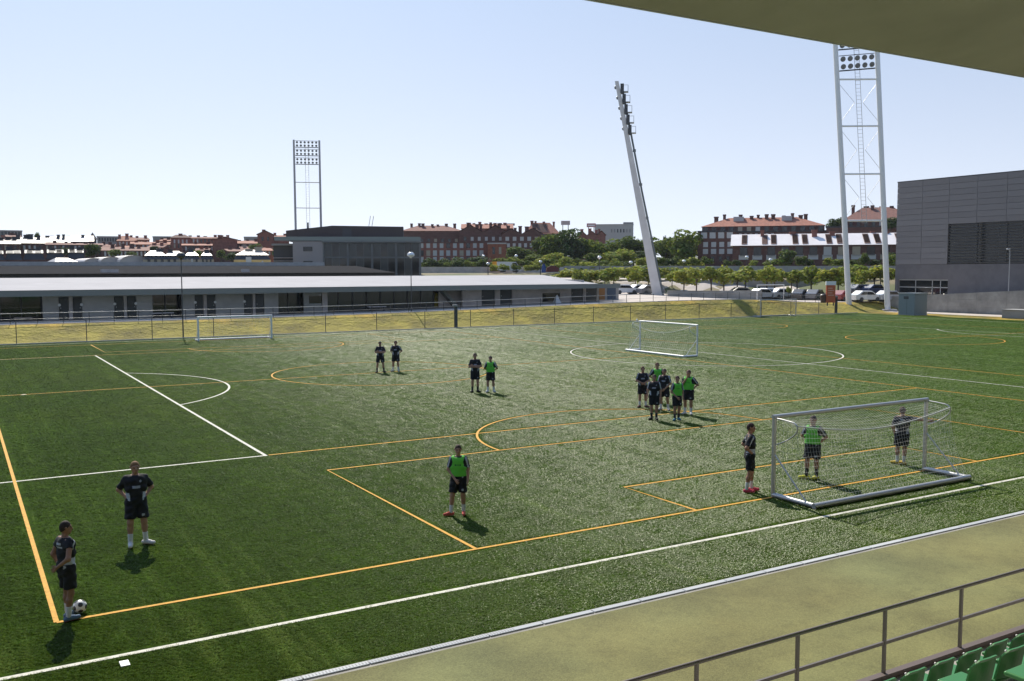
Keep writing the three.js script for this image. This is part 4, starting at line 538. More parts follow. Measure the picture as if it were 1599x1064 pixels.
{
  const body = (() => { const s = new THREE.Shape([[-2.1, .32], [2.1, .32], [2.14, .62], [2.0, .80], [1.15, .92], [.45, 1.42], [-1.05, 1.44], [-1.75, .98], [-2.12, .88]].map(p => new THREE.Vector2(...p))); const g = new THREE.ExtrudeGeometry(s, { depth: 1.5, bevelEnabled: true, bevelSize: .08, bevelThickness: .1, bevelSegments: 2 }); g.translate(0, 0, -.75); return g; })();
  const win = prism([[.98, .95], [.42, 1.35], [-1.0, 1.37], [-1.5, 1.0]], 1.76, -.88), wheel = new THREE.CylinderGeometry(.32, .32, 1.78, 14).rotateX(Math.PI / 2), light = box(2.08, 2.17, .6, .74, -.7, -.4);
  const paints = { white: [.7, .7, .7], silver: [.45, .46, .47], black: [.02, .02, .025], blue: [.04, .06, .14], red: [.25, .02, .02], grey: [.14, .14, .15] };
  const cars = [[1160, 460, 150, 'black', .1, 'alone left of the silver cars'], [1191, 462, 146, 'silver', .5, 'leftmost of the silver cars below the retaining wall'], [1202, 460, 148, 'white', .45, 'between the two silver cars'], [1220, 461, 148, 'silver', .5, 'parked nearest the small yellow green sapling'], [1252, 463, 146, 'black', .9, 'left of the two dark cars before the orange sign'], [1274, 463, 146, 'grey', .9, 'just left of the orange sign'], [1318, 463, 142, 'red', .7, 'beside the left leg of the tall tower'], [1341, 460, 150, 'grey', .6, 'behind the pale car between the tower legs'], [1352, 464, 140, 'white', .3, 'front white one between the tower legs'], [1366, 459, 150, 'blue', .5, 'dark one at the right leg of the tower'], [1390, 463, 142, 'silver', .3, 'between the right tower leg and the hall'], [975, 449, 150, 'white', .4, 'behind the end of the flat roof'], [1000, 448, 152, 'silver', .4, 'next to the foot of the leaning mast'], [1016, 449, 150, 'grey', .4, 'dark one next to the foot of the leaning mast']];
  const mats = {}; for (const k in paints) mats[k] = new THREE.MeshPhysicalMaterial({ color: lin(...paints[k]), roughness: .35, clearcoat: .8, clearcoatRoughness: .1 });
  for (const [u, v, R, c, t, wh] of cars) { const p = spot(u, v, R); p.y = ground(p.x, -p.z) + .06; const o = thing('parked_car', `${c} parked car ${wh}`, 'car', p, -YAW + t, 'cars in the car park'); part('body', body, mats[c], o); part('window', win, M.darkGlass, o); for (const x of [-1.3, 1.3]) part('wheel', wheel, M.darkSteel, o).position.set(x, .32, 0); part('headlight', light, M.lampGlass, o); part('headlight', light, M.lampGlass, o).position.z = 1.1; }
  const p = spot(795, 419, 210); p.y = ground(p.x, -p.z) - .2 + (spot(795, 424, 210).y - ground(p.x, -p.z)); const van = thing('delivery_van', 'white delivery van beyond the long flat roof', 'van', p, -YAW + .5);
  part('body', prism([[-2.6, .4], [2.5, .4], [2.6, 1.1], [1.9, 1.35], [1.3, 2.3], [-2.6, 2.35]], 1.9, -.95), mats.white, van); part('window', prism([[1.75, 1.4], [1.3, 2.1], [.3, 2.1], [.3, 1.4]], 1.96, -.98), M.darkGlass, van); for (const x of [-1.6, 1.6]) part('wheel', wheel, M.darkSteel, van).position.set(x, .36, 0);
  const q = spot(774, 420, 212); q.y = spot(774, 424, 212).y; const sk = thing('orange_digger', 'small orange digger left of the white van', 'digger', q, -YAW); part('cab', prism([[-.9, .5], [1.1, .5], [.9, 1.3], [.5, 2.2], [-.7, 2.2]], 1.5, -.75), mat(.62, .28, .02, .5), sk); part('track', rbox(2.6, .5, 1.7, .2, 0, .26, 0), M.darkSteel, sk); part('arm', bar(new THREE.Vector3(.9, 1, 0), new THREE.Vector3(2.2, 1.9, 0), .25, .25), mat(.62, .28, .02, .5), sk);
  for (const [u, v, R, m, w, h, lab] of [[849, 424, 200, mat(.03, .07, .26, .6), .9, 1.9, 'blue tent shaped bin beyond the right end of the flat roof'], [863, 423, 202, mat(.16, .035, .03, .7), 3, 1.3, 'dark red container beyond the right end of the flat roof']]) { const c = spot(u, v, R); c.y = spot(u, v + 2, R).y; const o = thing('bin', lab, 'container', c, -YAW); part('body', prism([[-w / 2, 0], [w / 2, 0], [w / 2 * .8, h * .75], [w / 2 * .3, h], [-w / 2 * .3, h], [-w / 2 * .8, h * .75]], 1.4, -.7), m, o); part('lid', rbox(w * .5, .12, 1.5, .04, 0, h + .02, 0), M.darkSteel, o); }
  const s = spot(1297, 470, 128); s.y = ground(s.x, -s.z); const sg = thing('orange_sign', 'orange upright information panel with a white head on the plaza', 'sign', s, -YAW + .1); part('panel', box(-.6, .6, .1, 2.35, -.1, .1), mat(.56, .12, .04, .6), sg); part('header', box(-.66, .66, 2.36, 2.85, -.12, .12), M.white, sg); for (let i = 0; i < 4; i++) part('text_line', box(-.4, .4 - .2 * (i % 2), 1.0 + .3 * i, 1.12 + .3 * i, .1, .115), mat(.65, .35, .25, .6), sg); for (const k of [-.4, .4]) part('leg', box(k - .06, k + .06, -.3, .1, -.06, .06), M.darkSteel, sg);
  const bn = spot(1286, 471, 128); bn.y = ground(bn.x, -bn.z); const lb = thing('litter_bin', 'small brown litter bin beside the orange sign', 'bin', bn); part('body', new THREE.CylinderGeometry(.42, .36, 1.0, 12).translate(0, .55, 0), mat(.10, .05, .03, .7), lb); part('lid', new THREE.CylinderGeometry(.3, .44, .12, 12).translate(0, 1.1, 0), M.darkSteel, lb);
}

// ---------------------------------------------------------------- trees and shrubs
const leafM = [[.14, .19, .03], [.10, .145, .028], [.06, .095, .024], [.29, .33, .05], [.22, .27, .045]].map(c => new THREE.MeshPhysicalMaterial({ color: lin(...c), vertexColors: true, roughness: .9, transmission: .45, thickness: 0, side: THREE.DoubleSide, specularIntensity: .3 }));
const bark = mat(.09, .07, .055, .95);
function crownGeo(seed, n, lobes, leaf) {
  const r = mul(seed), p = [], nrm = [], tint = [], L = []; for (let i = 0; i < lobes; i++) { const a = r() * 6.28, q = Math.sqrt(r()) * .62, y = -.55 + 1.15 * r(); L.push([Math.cos(a) * q * (1 - .35 * Math.max(0, y)), y, Math.sin(a) * q * (1 - .35 * Math.max(0, y)), .28 + .22 * r()]); }
  L.push([0, .1, 0, .55]); const a = new THREE.Vector3(), b = new THREE.Vector3(), c = new THREE.Vector3(), N = new THREE.Vector3();
  for (let i = 0; i < n; i++) {
    const l = L[Math.floor(r() * L.length)], th = r() * 6.283, ph = Math.acos(2 * r() - 1), rad = l[3] * (.55 + .5 * Math.sqrt(r())); N.set(Math.sin(ph) * Math.cos(th), Math.cos(ph), Math.sin(ph) * Math.sin(th)); c.set(l[0], l[1], l[2]).addScaledVector(N, rad);
    N.x += (r() - .5) * 1.6; N.y += (r() - .5) * 1.6; N.z += (r() - .5) * 1.6; N.normalize(); a.set(r() - .5, r() - .5, r() - .5).cross(N).normalize(); b.copy(N).cross(a); const s = leaf * (.6 + .8 * r()), s2 = s * (.5 + .4 * r());
    const v = (x, y) => p.push(c.x + a.x * x * s + b.x * y * s2, c.y + a.y * x * s + b.y * y * s2, c.z + a.z * x * s + b.z * y * s2); v(-1, 0); v(0, -1); v(1, .1); v(-1, 0); v(1, .1); v(.1, 1); for (let k = 0; k < 6; k++) nrm.push(N.x, N.y, N.z); const tn = .65 + .7 * r(), tr = .85 + .4 * r(); for (let k = 0; k < 6; k++) tint.push(tn * tr, tn, tn * (.7 + .3 * tr));
  }
  const g = new THREE.BufferGeometry(); g.setAttribute('position', new THREE.Float32BufferAttribute(p, 3)); g.setAttribute('normal', new THREE.Float32BufferAttribute(nrm, 3)); g.setAttribute('color', new THREE.Float32BufferAttribute(tint, 3)); return g;
}
const crowns = [1, 2, 3, 4, 5, 6].map(i => crownGeo(200 + i, 1500, 9 + i, .095)), smallCrowns = [1, 2, 3, 4].map(i => crownGeo(300 + i, 700, 7 + i, .13));
function trunkGeo(seed) { const r = mul(seed), g = [rod(new THREE.Vector3(0, -.1, 0), new THREE.Vector3(.02, .6, 0), .035, .022, 7)]; for (let i = 0; i < 5; i++) { const a = r() * 6.28, y = .42 + .12 * r(); g.push(rod(new THREE.Vector3(.015, y, 0), new THREE.Vector3(Math.cos(a) * .2, y + .25 + .15 * r(), Math.sin(a) * .2), .014, .006, 5)); } return join(g); }
const trunks = [1, 2, 3].map(i => trunkGeo(400 + i));
function tree(name, label, cat, u, R, vTop, vBot, widthPx, m, trunkShare, group, small) { // crown between the rows vTop and vBot
  const p = spot(u, vTop, R), top = p.y, bot = spot(u, vBot, R).y, w = widthPx / FPX * R / 2; p.y = Math.min(ground(p.x, -p.z), bot - .05) - .1; const o = thing(name, label, cat, p, rnd() * 6.28, group), H = top - p.y, h = (top - bot) / 2;
  if (trunkShare) { const t = part('trunk', trunks[Math.floor(rnd() * 3)], bark, o); t.scale.set(H * .9, H, H * .9); }
  const c = part('crown', small ? smallCrowns[Math.floor(rnd() * 4)] : crowns[Math.floor(rnd() * 6)], leafM[m], o); c.scale.set(w * 1.12, h * 1.05, w * 1.12); c.position.y = bot - p.y + h; c.rotation.set(rr(-.1, .1), rnd() * 6.28, rr(-.1, .1)); return o;
}
// car park row
for (let i = 0; i < 25; i++) { const u = 905 + i * 20.4 + rr(-8, 8), near = i > 7; tree('plane_tree', `small leafy tree in the car park row, ${ORD[i]} from the left`, 'tree', u, near ? rr(150, 157) : rr(158, 162), rr(411, 424), rr(440, 448), rr(26, 46), [4, 3, 4, 3, 3][Math.floor(rnd() * 5)], true, 'small trees in the car park row', true); }
// hedges and shrubs above the upper wall
const hedge = [[1068, 16, 404], [1085, 15, 402], [1104, 16, 401], [1137, 13, 406], [1152, 15, 405], [1178, 13, 406], [1205, 22, 405], [1230, 26, 388], [1250, 18, 400], [1262, 17, 404], [1295, 15, 402], [1312, 18, 404], [1332, 16, 405], [1350, 14, 396], [1368, 16, 405], [1394, 20, 395], [1046, 16, 402], [1030, 18, 400], [1392, 18, 407]];
hedge.sort((a, b) => a[0] - b[0]).forEach(([u, w, vt], i) => tree('garden_shrub', `rounded green shrub above the upper wall, ${ORD[i]} from the left`, 'shrub', u, rr(206, 212), vt, rr(415, 417), w * 1.25, [1, 2, 4, 0, 1][i % 5], false, 'shrubs above the upper wall', true));
// middle wood
const wood = [[872, 245, 362, 412, 54, 1, 'broad dark tree'], [893, 240, 356, 414, 46, 2, 'tallest dark tree'], [850, 250, 368, 410, 40, 1, 'green tree'], [915, 245, 372, 412, 44, 0, 'green tree'], [938, 255, 376, 412, 44, 0, 'lighter tree'], [962, 262, 372, 408, 48, 0, 'wide green tree'], [990, 258, 370, 410, 46, 1, 'dark tree'], [1012, 265, 372, 410, 40, 1, 'dark tree'], [980, 235, 388, 414, 38, 3, 'yellow green tree'], [1040, 255, 372, 412, 44, 0, 'green tree'], [1066, 245, 357, 410, 50, 0, 'tall round tree'], [1085, 258, 370, 408, 36, 2, 'dark tree'], [1008, 238, 392, 416, 34, 2, 'low dark tree'], [955, 232, 394, 416, 36, 4, 'low green tree'], [925, 230, 395, 417, 32, 1, 'low dark tree'], [812, 262, 386, 412, 40, 1, 'round dark tree'], [835, 240, 396, 416, 36, 0, 'low green tree'], [800, 238, 400, 417, 30, 4, 'low light tree'], [860, 232, 396, 418, 36, 3, 'yellow green young tree'], [885, 228, 400, 418, 30, 0, 'young tree'], [745, 262, 400, 417, 36, 2, 'dark tree'], [722, 265, 402, 417, 30, 1, 'dark tree'], [700, 268, 404, 417, 26, 1, 'low tree'], [678, 270, 405, 418, 26, 4, 'low tree'], [668, 266, 403, 418, 20, 2, 'dark tree']];
const woodWhere = ['behind the young trees left of the mast', 'of the wood left of the leaning mast', 'at the left shoulder of the wood', 'just right of the tallest dark tree', 'midway between the tallest tree and the mast', 'below the pale skyline block', 'close left of the leaning mast', 'directly left of the leaning mast shaft', 'in front, left of the leaning mast', 'just right of the leaning mast', 'right of the leaning mast by the brown flats', 'at the left end of the brown flats', 'at the foot of the wood by the mast', 'below the wood, left of the yellow green tree', 'below the tallest tree on its right', 'before the dark gabled flats', 'above the white van on its right', 'just behind the white van', 'in front of the broad dark tree', 'below the tallest dark tree', 'before the end of the brick flats', 'before the middle of the brick flats, right one', 'before the middle of the brick flats, left one', 'before the brick flats near the office building', 'touching the right side of the office building'];
wood.forEach(([u, R, a, b, w, m, k], i) => tree('broadleaf_tree', `${k} ${woodWhere[i]}`, 'tree', u, R, a, b, w * 1.15, m, true, 'trees of the middle wood', w < 33));
tree('broadleaf_tree', 'lone dark tree among the slate roofs at left', 'tree', 147, 232, 381, 404, 26, 2, true); tree('broadleaf_tree', 'dark round tree between the red roofs at right', 'tree', 1306, 262, 340, 362, 32, 2, true); tree('broadleaf_tree', 'dark tree beside the hall and the tower leg', 'tree', 1392, 255, 340, 362, 26, 2, true); tree('broadleaf_tree', 'dark tree at the right wall end beside the hall', 'tree', 1394, 218, 392, 412, 18, 2, true, undefined, true);
tree('sapling', 'yellow green sapling between the parked cars', 'tree', 1232, 146, 447, 460, 9, 3, true, undefined, true); tree('broadleaf_tree', 'small grey green tree on the far left skyline', 'tree', 57, 380, 363, 376, 9, 1, true, undefined, true);
[[12, 300, 384, 392], [102, 262, 386, 399], [178, 262, 388, 400], [205, 258, 392, 402], [240, 310, 384, 392], [305, 262, 390, 402], [345, 270, 390, 404], [362, 250, 394, 408], [398, 300, 380, 392], [432, 262, 385, 405]].forEach(([u, R, a, b], i) => tree('broadleaf_tree', `small dark tree between the roofs of the left rise, ${ORD[i]} from the left`, 'tree', u, R, a, b, rr(14, 24), [1, 2, 0][i % 3], true, 'trees on the left rise', true));
{ const p = spot(1039, 380, 300); p.y = ground(p.x, -p.z); const o = thing('cypress', 'thin dark cypress on the skyline right of the mast', 'tree', p), H = spot(1039, 360, 300).y - p.y; part('trunk', rod(new THREE.Vector3(0, 0, 0), new THREE.Vector3(0, H * .5, 0), .2), bark, o); const c = part('crown', smallCrowns[1], leafM[2], o); c.scale.set(1.1, H / 2, 1.1); c.position.y = H / 2; }
// greenery on the terrace between the two retaining walls
for (let i = 0; i < 24; i++) tree('terrace_bush', `light green bush on the terrace behind the car park trees, ${ORD[i]} from the left`, 'bush', 890 + i * 22 + rr(-6, 6), rr(176, 192), rr(416, 424), rr(436, 440), rr(34, 52), [3, 4, 3, 4][i % 4], false, 'bushes on the terrace', true);
for (let i = 0; i < 16; i++) tree('understorey_bush', `low green bush at the foot of the wood, ${ORD[i]} from the left`, 'bush', 780 + i * 20 + rr(-6, 6), rr(214, 226), rr(400, 408), rr(419, 424), rr(24, 36), [0, 4, 1, 3][i % 4], false, 'bushes at the foot of the wood', true);
for (let i = 0; i < 9; i++) tree('street_tree', `dark street tree before the brick flats, ${ORD[i]} from the left`, 'tree', 664 + i * 14 + rr(-4, 4), rr(226, 240), rr(404, 410), rr(419, 423), rr(18, 28), [1, 2, 0][i % 3], true, 'street trees before the brick flats', true);
// young shrubs in the beds behind the flat roof
for (let i = 0; i < 12; i++) tree('young_shrub', `small bed shrub beyond the flat roof, ${ORD[i]} from the left`, 'shrub', 770 + i * 17 + rr(-4, 4), 205, rr(409, 415), 424, rr(16, 24), [3, 4, 0][i % 3], false, 'bed shrubs beyond the flat roof', true);


scene.fog = new THREE.FogExp2(0xe4ecf6, .0001);   // light summer haze over the far town

// ---------------------------------------------------------------- people
// A figure is a field of tapered capsules joined smoothly and meshed; garments are their own fields round the same joints.
const cap = (a, b, ra, rb = ra, flat = false) => ({ a, b, ra, rb, flat });
let seedF = 0;
function field(prims, k, cut, fold = 0) {
  const pre = prims.map(q => { const d = [q.b[0] - q.a[0], q.b[1] - q.a[1], q.b[2] - q.a[2]], L = d[0] * d[0] + d[1] * d[1] + d[2] * d[2]; return { ...q, d, L, sl: Math.sqrt(L) }; });
  return (x, y, z) => {
    let r = 1e3;
    for (let i = 0; i < pre.length; i++) {
      const q = pre[i]; let px = x - q.a[0], py = y - q.a[1], pz = z - q.a[2], v;
      if (q.e) { px /= q.e[0]; py /= q.e[1]; pz /= q.e[2]; v = (Math.sqrt(px * px + py * py + pz * pz) - 1) * Math.min(q.e[0], q.e[1], q.e[2]); }
      else { let t = q.L ? (px * q.d[0] + py * q.d[1] + pz * q.d[2]) / q.L : 0; const tt = t; t = t < 0 ? 0 : t > 1 ? 1 : t; px -= q.d[0] * t; py -= q.d[1] * t; pz -= q.d[2] * t; v = Math.sqrt(px * px + py * py + pz * pz) - (q.ra + (q.rb - q.ra) * t); if (q.flat) { const o = (tt - 1) * q.sl; if (o > v) v = o; } }
      const h = Math.max(0, k - Math.abs(r - v)) / k; r = Math.min(r, v) - h * h * k * .25;
    }
    if (fold) r += fold * (Math.sin(31 * y + 17 * x + 3 * Math.sin(23 * z)) + .7 * Math.sin(47 * y - 29 * x + 13 * z) + .6 * Math.sin(38 * x + 11 * y + seedF)); return cut ? Math.max(r, cut(x, y, z)) : r;
  };
}
function bounds(prims, pad) { const lo = [9, 9, 9], hi = [-9, -9, -9]; for (const q of prims) for (const p of [q.a, q.b]) for (let i = 0; i < 3; i++) { const r = (q.e ? q.e[i] : Math.max(q.ra, q.rb)) + pad; lo[i] = Math.min(lo[i], p[i] - r); hi[i] = Math.max(hi[i], p[i] + r); } return [lo, hi]; }
function nets(f, [lo, hi], c, paint) { // surface nets
  const n = [0, 1, 2].map(i => Math.ceil((hi[i] - lo[i]) / c) + 1), [nx, ny, nz] = n, F = new Float32Array(nx * ny * nz), id = new Int32Array(nx * ny * nz).fill(-1), pos = [], idx = [], col = [];
  let q = 0; for (let k = 0; k < nz; k++) for (let j = 0; j < ny; j++) for (let i = 0; i < nx; i++) F[q++] = f(lo[0] + i * c, lo[1] + j * c, lo[2] + k * c);
  const sx = 1, sy = nx, sz = nx * ny, off = [0, sx, sy, sx + sy, sz, sx + sz, sy + sz, sx + sy + sz], ed = [[0, 1], [2, 3], [4, 5], [6, 7], [0, 2], [1, 3], [4, 6], [5, 7], [0, 4], [1, 5], [2, 6], [3, 7]];
  for (let k = 0; k < nz - 1; k++) for (let j = 0; j < ny - 1; j++) for (let i = 0; i < nx - 1; i++) {
    const b = i + j * sy + k * sz; let m = 0; for (let e = 0; e < 8; e++) if (F[b + off[e]] < 0) m++; if (m == 0 || m == 8) continue;
    let X = 0, Y = 0, Z = 0, w = 0; for (const [p, r] of ed) { const u = F[b + off[p]], v = F[b + off[r]]; if ((u < 0) == (v < 0)) continue; const t = u / (u - v); X += (p & 1) + t * ((r & 1) - (p & 1)); Y += (p >> 1 & 1) + t * ((r >> 1 & 1) - (p >> 1 & 1)); Z += (p >> 2) + t * ((r >> 2) - (p >> 2)); w++; }
    id[b] = pos.length / 3; pos.push(lo[0] + (i + X / w) * c, lo[1] + (j + Y / w) * c, lo[2] + (k + Z / w) * c);
  }
  for (let k = 1; k < nz - 1; k++) for (let j = 1; j < ny - 1; j++) for (let i = 1; i < nx - 1; i++) {
    const b = i + j * sy + k * sz, s = F[b] < 0, quad = (p, r, t, v, fl) => { if (p < 0 || r < 0 || t < 0 || v < 0) return; fl ? idx.push(p, r, t, p, t, v) : idx.push(p, t, r, p, v, t); };
    if (s != F[b + sx] < 0) quad(id[b - sy - sz], id[b - sz], id[b], id[b - sy], s); if (s != F[b + sy] < 0) quad(id[b - sx - sz], id[b - sx], id[b], id[b - sz], s); if (s != F[b + sz] < 0) quad(id[b - sx - sy], id[b - sy], id[b], id[b - sx], s);
  }
  const g = new THREE.BufferGeometry(); g.setAttribute('position', new THREE.Float32BufferAttribute(pos, 3)); g.setIndex(idx); g.computeVertexNormals();
  if (paint) { for (let i = 0; i < pos.length; i += 3) col.push(...paint(pos[i], pos[i + 1], pos[i + 2])); g.setAttribute('color', new THREE.Float32BufferAttribute(col, 3)); }
  return g;
}
const clothM = new THREE.MeshStandardMaterial({ vertexColors: true, roughness: .82 }), skinM = new THREE.MeshStandardMaterial({ vertexColors: true, roughness: .6 });
const POSE = { hips: [[.305, 1.165, -.13], [.175, 1.02, .02]], hang: [[.245, 1.15, -.03], [.25, .91, .06]], behind: [[.30, 1.16, -.12], [.07, 1.0, -.19]], front: [[.255, 1.14, .0], [.07, .93, .17]], clasp: [[.265, 1.15, .03], [.04, 1.06, .20]], chin: [[.20, 1.17, .17], [.02, 1.44, .19]], crossA: [[.27, 1.17, .07], [-.10, 1.21, .21]], crossB: [[.27, 1.15, .07], [-.07, 1.14, .23]], reach: [[.44, 1.40, -.02], [.69, 1.37, -.03]], pocket: [[.25, 1.15, -.10], [.20, .93, -.02]] };
function person(o) {
  seedF += 1.7; const s = o.h / 1.75, c = o.cell, P = thing('person', o.label, 'person', V(o.x, .008, o.d), Math.atan2(-o.x, -EYE_D + o.d) + (o.turn ?? 0) * Math.PI / 180, 'players on the pitch'), bw = s * (o.build ?? 1), fig = g => g.scale(bw, s, bw);
  const lean = o.lean ?? 0, mir = (p, k) => [p[0] * k, p[1], p[2]], J = {}; // k = 1 is the person's left
  for (const [k, n] of [[1, 'L'], [-1, 'R']]) {
    const a = POSE[o.arms[n == 'L' ? 0 : 1]], ft = o.feet[n == 'L' ? 0 : 1]; J['sh' + n] = [.175 * k, 1.415, -.01]; J['el' + n] = mir(a[0], k); J['wr' + n] = mir(a[1], k); J['hp' + n] = [.092 * k, .92, 0];
    J['an' + n] = [ft[0] * k, .085, ft[1]]; J['toe' + n] = [ft[0] * k + .17 * Math.sin(ft[2]) * k, .045, ft[1] + .17 * Math.cos(ft[2])]; J['hl' + n] = [ft[0] * k - .05 * Math.sin(ft[2]) * k, .045, ft[1] - .05 * Math.cos(ft[2])];
    const hp = J['hp' + n], an = J['an' + n]; J['kn' + n] = [(hp[0] + an[0]) / 2 + .01 * k, .49, (hp[2] + an[2]) / 2 + .03 + (ft[3] ?? 0)]; J['cf' + n] = [J['kn' + n][0] * .7 + an[0] * .3, .37, J['kn' + n][2] * .7 + an[2] * .3 - .015];
  }
  const hr = (o.head ?? 0) * Math.PI / 180, hd = (x, y, z) => [x * Math.cos(hr) + z * Math.sin(hr), 1.635 + y, -x * Math.sin(hr) + z * Math.cos(hr) + .015];
  const torso = e => [cap([-.105, 1.35, 0], [.105, 1.35, 0], .105 + e), cap([-.09, 1.22, .005], [.09, 1.22, .005], .108 + e), cap([-.07, 1.08, .005], [.07, 1.08, .005], .10 + e), cap([-.075, .96, -.005], [.075, .96, -.005], .112 + e), cap([0, 1.0, 0], [0, 1.36, 0], .115 + e)];
  const body = [...torso(0), cap([0, 1.42, -.015], [0, 1.56, .005], .058, .054), cap([-.13, 1.42, -.01], [.13, 1.42, -.01], .058)];
  const hands = [];
  for (const n of ['L', 'R']) {
    const k = n == 'L' ? 1 : -1; body.push(cap(J['sh' + n], J['el' + n], .056, .043), cap(J['el' + n], J['wr' + n], .043, .028), cap(J['hp' + n], J['kn' + n], .088, .058), cap(J['kn' + n], J['cf' + n], .054, .056), cap(J['cf' + n], J['an' + n], .055, .038), cap(J['hl' + n], J['toe' + n], .036, .032));
    const e = new THREE.Vector3(...J['el' + n]), w = new THREE.Vector3(...J['wr' + n]), f = w.clone().sub(e).normalize(), up = Math.abs(f.y) > .8 ? new THREE.Vector3(0, 0, 1) : new THREE.Vector3(0, 1, 0), sd = new THREE.Vector3().crossVectors(f, up).normalize(), th = new THREE.Vector3().crossVectors(sd, f), at = (a, b, q) => { const v = w.clone().addScaledVector(f, a).addScaledVector(th, b).addScaledVector(sd, q); return [v.x, v.y, v.z]; };
    const H = [cap(J['wr' + n], at(.05, 0, 0), .026, .024), cap(at(.045, .022, 0), at(.085, .028, 0), .016, .014), cap(at(.045, -.018, 0), at(.085, -.022, 0), .016, .014)];
    [[.030, .064], [.010, .074], [-.010, .069], [-.029, .054]].forEach(([b, l]) => H.push(cap(at(.085, b, 0), at(.085 + l * .55, b * 1.1, .006 * k), .0095, .009), cap(at(.085 + l * .55, b * 1.1, .006 * k), at(.085 + l * .95, b * 1.12, .022 * k), .009, .0075))); H.push(cap(at(.03, .026, 0), at(.07, .058, .01 * k), .012, .010), cap(at(.07, .058, .01 * k), at(.10, .064, .02 * k), .010, .008)); hands.push(H);
  }
  const head = [{ a: hd(0, 0, 0), b: hd(0, 0, 0), e: [.078, .112, .094] }, cap(hd(0, -.075, .045), hd(0, -.085, .055), .042, .036), cap(hd(0, -.0, .085), hd(0, -.028, .108), .013, .017), cap(hd(-.03, .022, .08), hd(.03, .022, .08), .014), cap(hd(.079, -.01, -.005), hd(.084, .015, -.012), .014, .018), cap(hd(-.079, -.01, -.005), hd(-.084, .015, -.012), .014, .018), cap(hd(0, -.055, .082), hd(0, -.062, .08), .016), cap([0, 1.46, -.01], hd(0, -.07, 0), .056, .052)];
  const sk = o.skin ?? [.36, .19, .125], inv = (x, y, z) => { const X = x, Z = z - .015; return [X * Math.cos(hr) - Z * Math.sin(hr), y - 1.635, X * Math.sin(hr) + Z * Math.cos(hr)]; };
  const face = (x, y, z) => { const [a, b, e] = inv(x, y, z); if (e > .05) { if (Math.abs(Math.abs(a) - .032) < .016 && Math.abs(b + .002) < .008) return [.05, .035, .03]; if (Math.abs(Math.abs(a) - .034) < .02 && Math.abs(b - .026) < .006) return o.hair.map(v => v * .8 + .01); if (Math.abs(a) < .024 && Math.abs(b + .056) < .008) return [.30, .10, .085]; } return sk; };
  const plain = () => sk, geos = [nets(field(body, .035), bounds(body, .05), c, plain), nets(field(head, .02), bounds(head, .03), Math.min(c * .6, .008), face), ...hands.map(h => nets(field(h, .008), bounds(h, .02), c < .016 ? .005 : .007, plain))];
  const list = geos.map(g => g.toNonIndexed()); part('body', fig(mergeGeometries(list)), skinM, P);
  // hair
  const hl = o.hairLong ?? 0, hp = [{ a: hd(0, .012, -.008), b: hd(0, .012, -.008), e: [.088, .116 + hl, .104] }];
  part('hair', fig(nets(field(hp, .01, (x, y, z) => { const [, b, e] = inv(x, y, z); return Math.max(-(b - .72 * e + .004 + (o.hairBack ?? 0)), -b - .085); }), bounds(hp, .03), Math.min(c * .7, .01), () => { const q = .8 + .4 * rnd(); return o.hair.map(v => v * q * .62); })), clothM, P);
  // shirt
  const dark = o.shirt ?? [.006, .0065, .011], wh = [.42, .44, .50], arm = n => { const a = J['sh' + n], b = J['el' + n], t = o.sleeve ?? .82, e = [0, 1, 2].map(i => a[i] + (b[i] - a[i]) * t); return cap(a, e, .062, .066, true); }, neck = (x, y, z) => Math.hypot(x, z - .01) < .075 ? y - 1.475 : -1;
  const shirt = [...torso(.017), cap([-.135, 1.41, -.01], [.135, 1.41, -.01], .064), arm('L'), arm('R')];
  const sleeve = (x, y, z) => { for (const [n, k] of [['L', 1], ['R', -1]]) { if (x * k < .15) continue; const a = J['sh' + n], b = J['el' + n], d = [b[0] - a[0], b[1] - a[1], b[2] - a[2]], L = d[0] ** 2 + d[1] ** 2 + d[2] ** 2, t = ((x - a[0]) * d[0] + (y - a[1]) * d[1] + (z - a[2]) * d[2]) / L, p = [x - a[0] - d[0] * t, y - a[1] - d[1] * t, z - a[2] - d[2] * t], l = Math.hypot(...p); if (t > -.15 && t < .95 && l < .1) { const f = (p[2] * .85 + p[0] * k * .5) / (l || 1); if (f > .93) return true; } } return false; };
  part('shirt', fig(nets(field(shirt, .03, (x, y, z) => Math.max(.90 + (o.hem ?? 0) - y, neck(x, y, z)), .0042), bounds(shirt, .03), c, (x, y, z) => {
    if (o.stripe !== false && sleeve(x, y, z)) return wh; if (y < 1.12 && Math.abs(x) > .125 - .1 * (1.12 - y) && Math.abs(z) < .12 && Math.abs(x) > .11 && Math.abs(x) < .2) return wh;
    if (z > .06 && Math.abs(x) < .072 && Math.abs(y - 1.245) < .027) return [.30, .32, .40]; if (z > .05 && Math.hypot(x - .085, y - 1.36) < .02) return [.32, .34, .38];
    if (z < -.06 && (Math.abs(x) < .055 && Math.abs(y - 1.38) < .02 || Math.abs(x) < .10 && Math.abs(y - 1.325) < .013)) return [.40, .42, .46]; const q = .85 + .3 * rnd(); return dark.map(v => v * q);
  })), clothM, P);
  if (o.bib) { const b = [...torso(.032), cap([-.115, 1.40, -.005], [.115, 1.40, -.005], .078)]; part('bib', fig(nets(field(b, .03, (x, y, z) => Math.max(.985 - y, Math.hypot(x, z - .035) < .095 ? y - 1.45 : -1, Math.hypot(Math.abs(x) - .215, (y - 1.34) * .55) - 0 < .075 ? .01 : -1)), bounds(b, .03), c, (x, y, z) => (z > .08 && Math.abs(x) < .075 && Math.abs(y - 1.27) < .018 && Math.sin(x * 220) > -.5) ? [.02, .07, .02] : [.115, .52, .045])), bibM, P); }
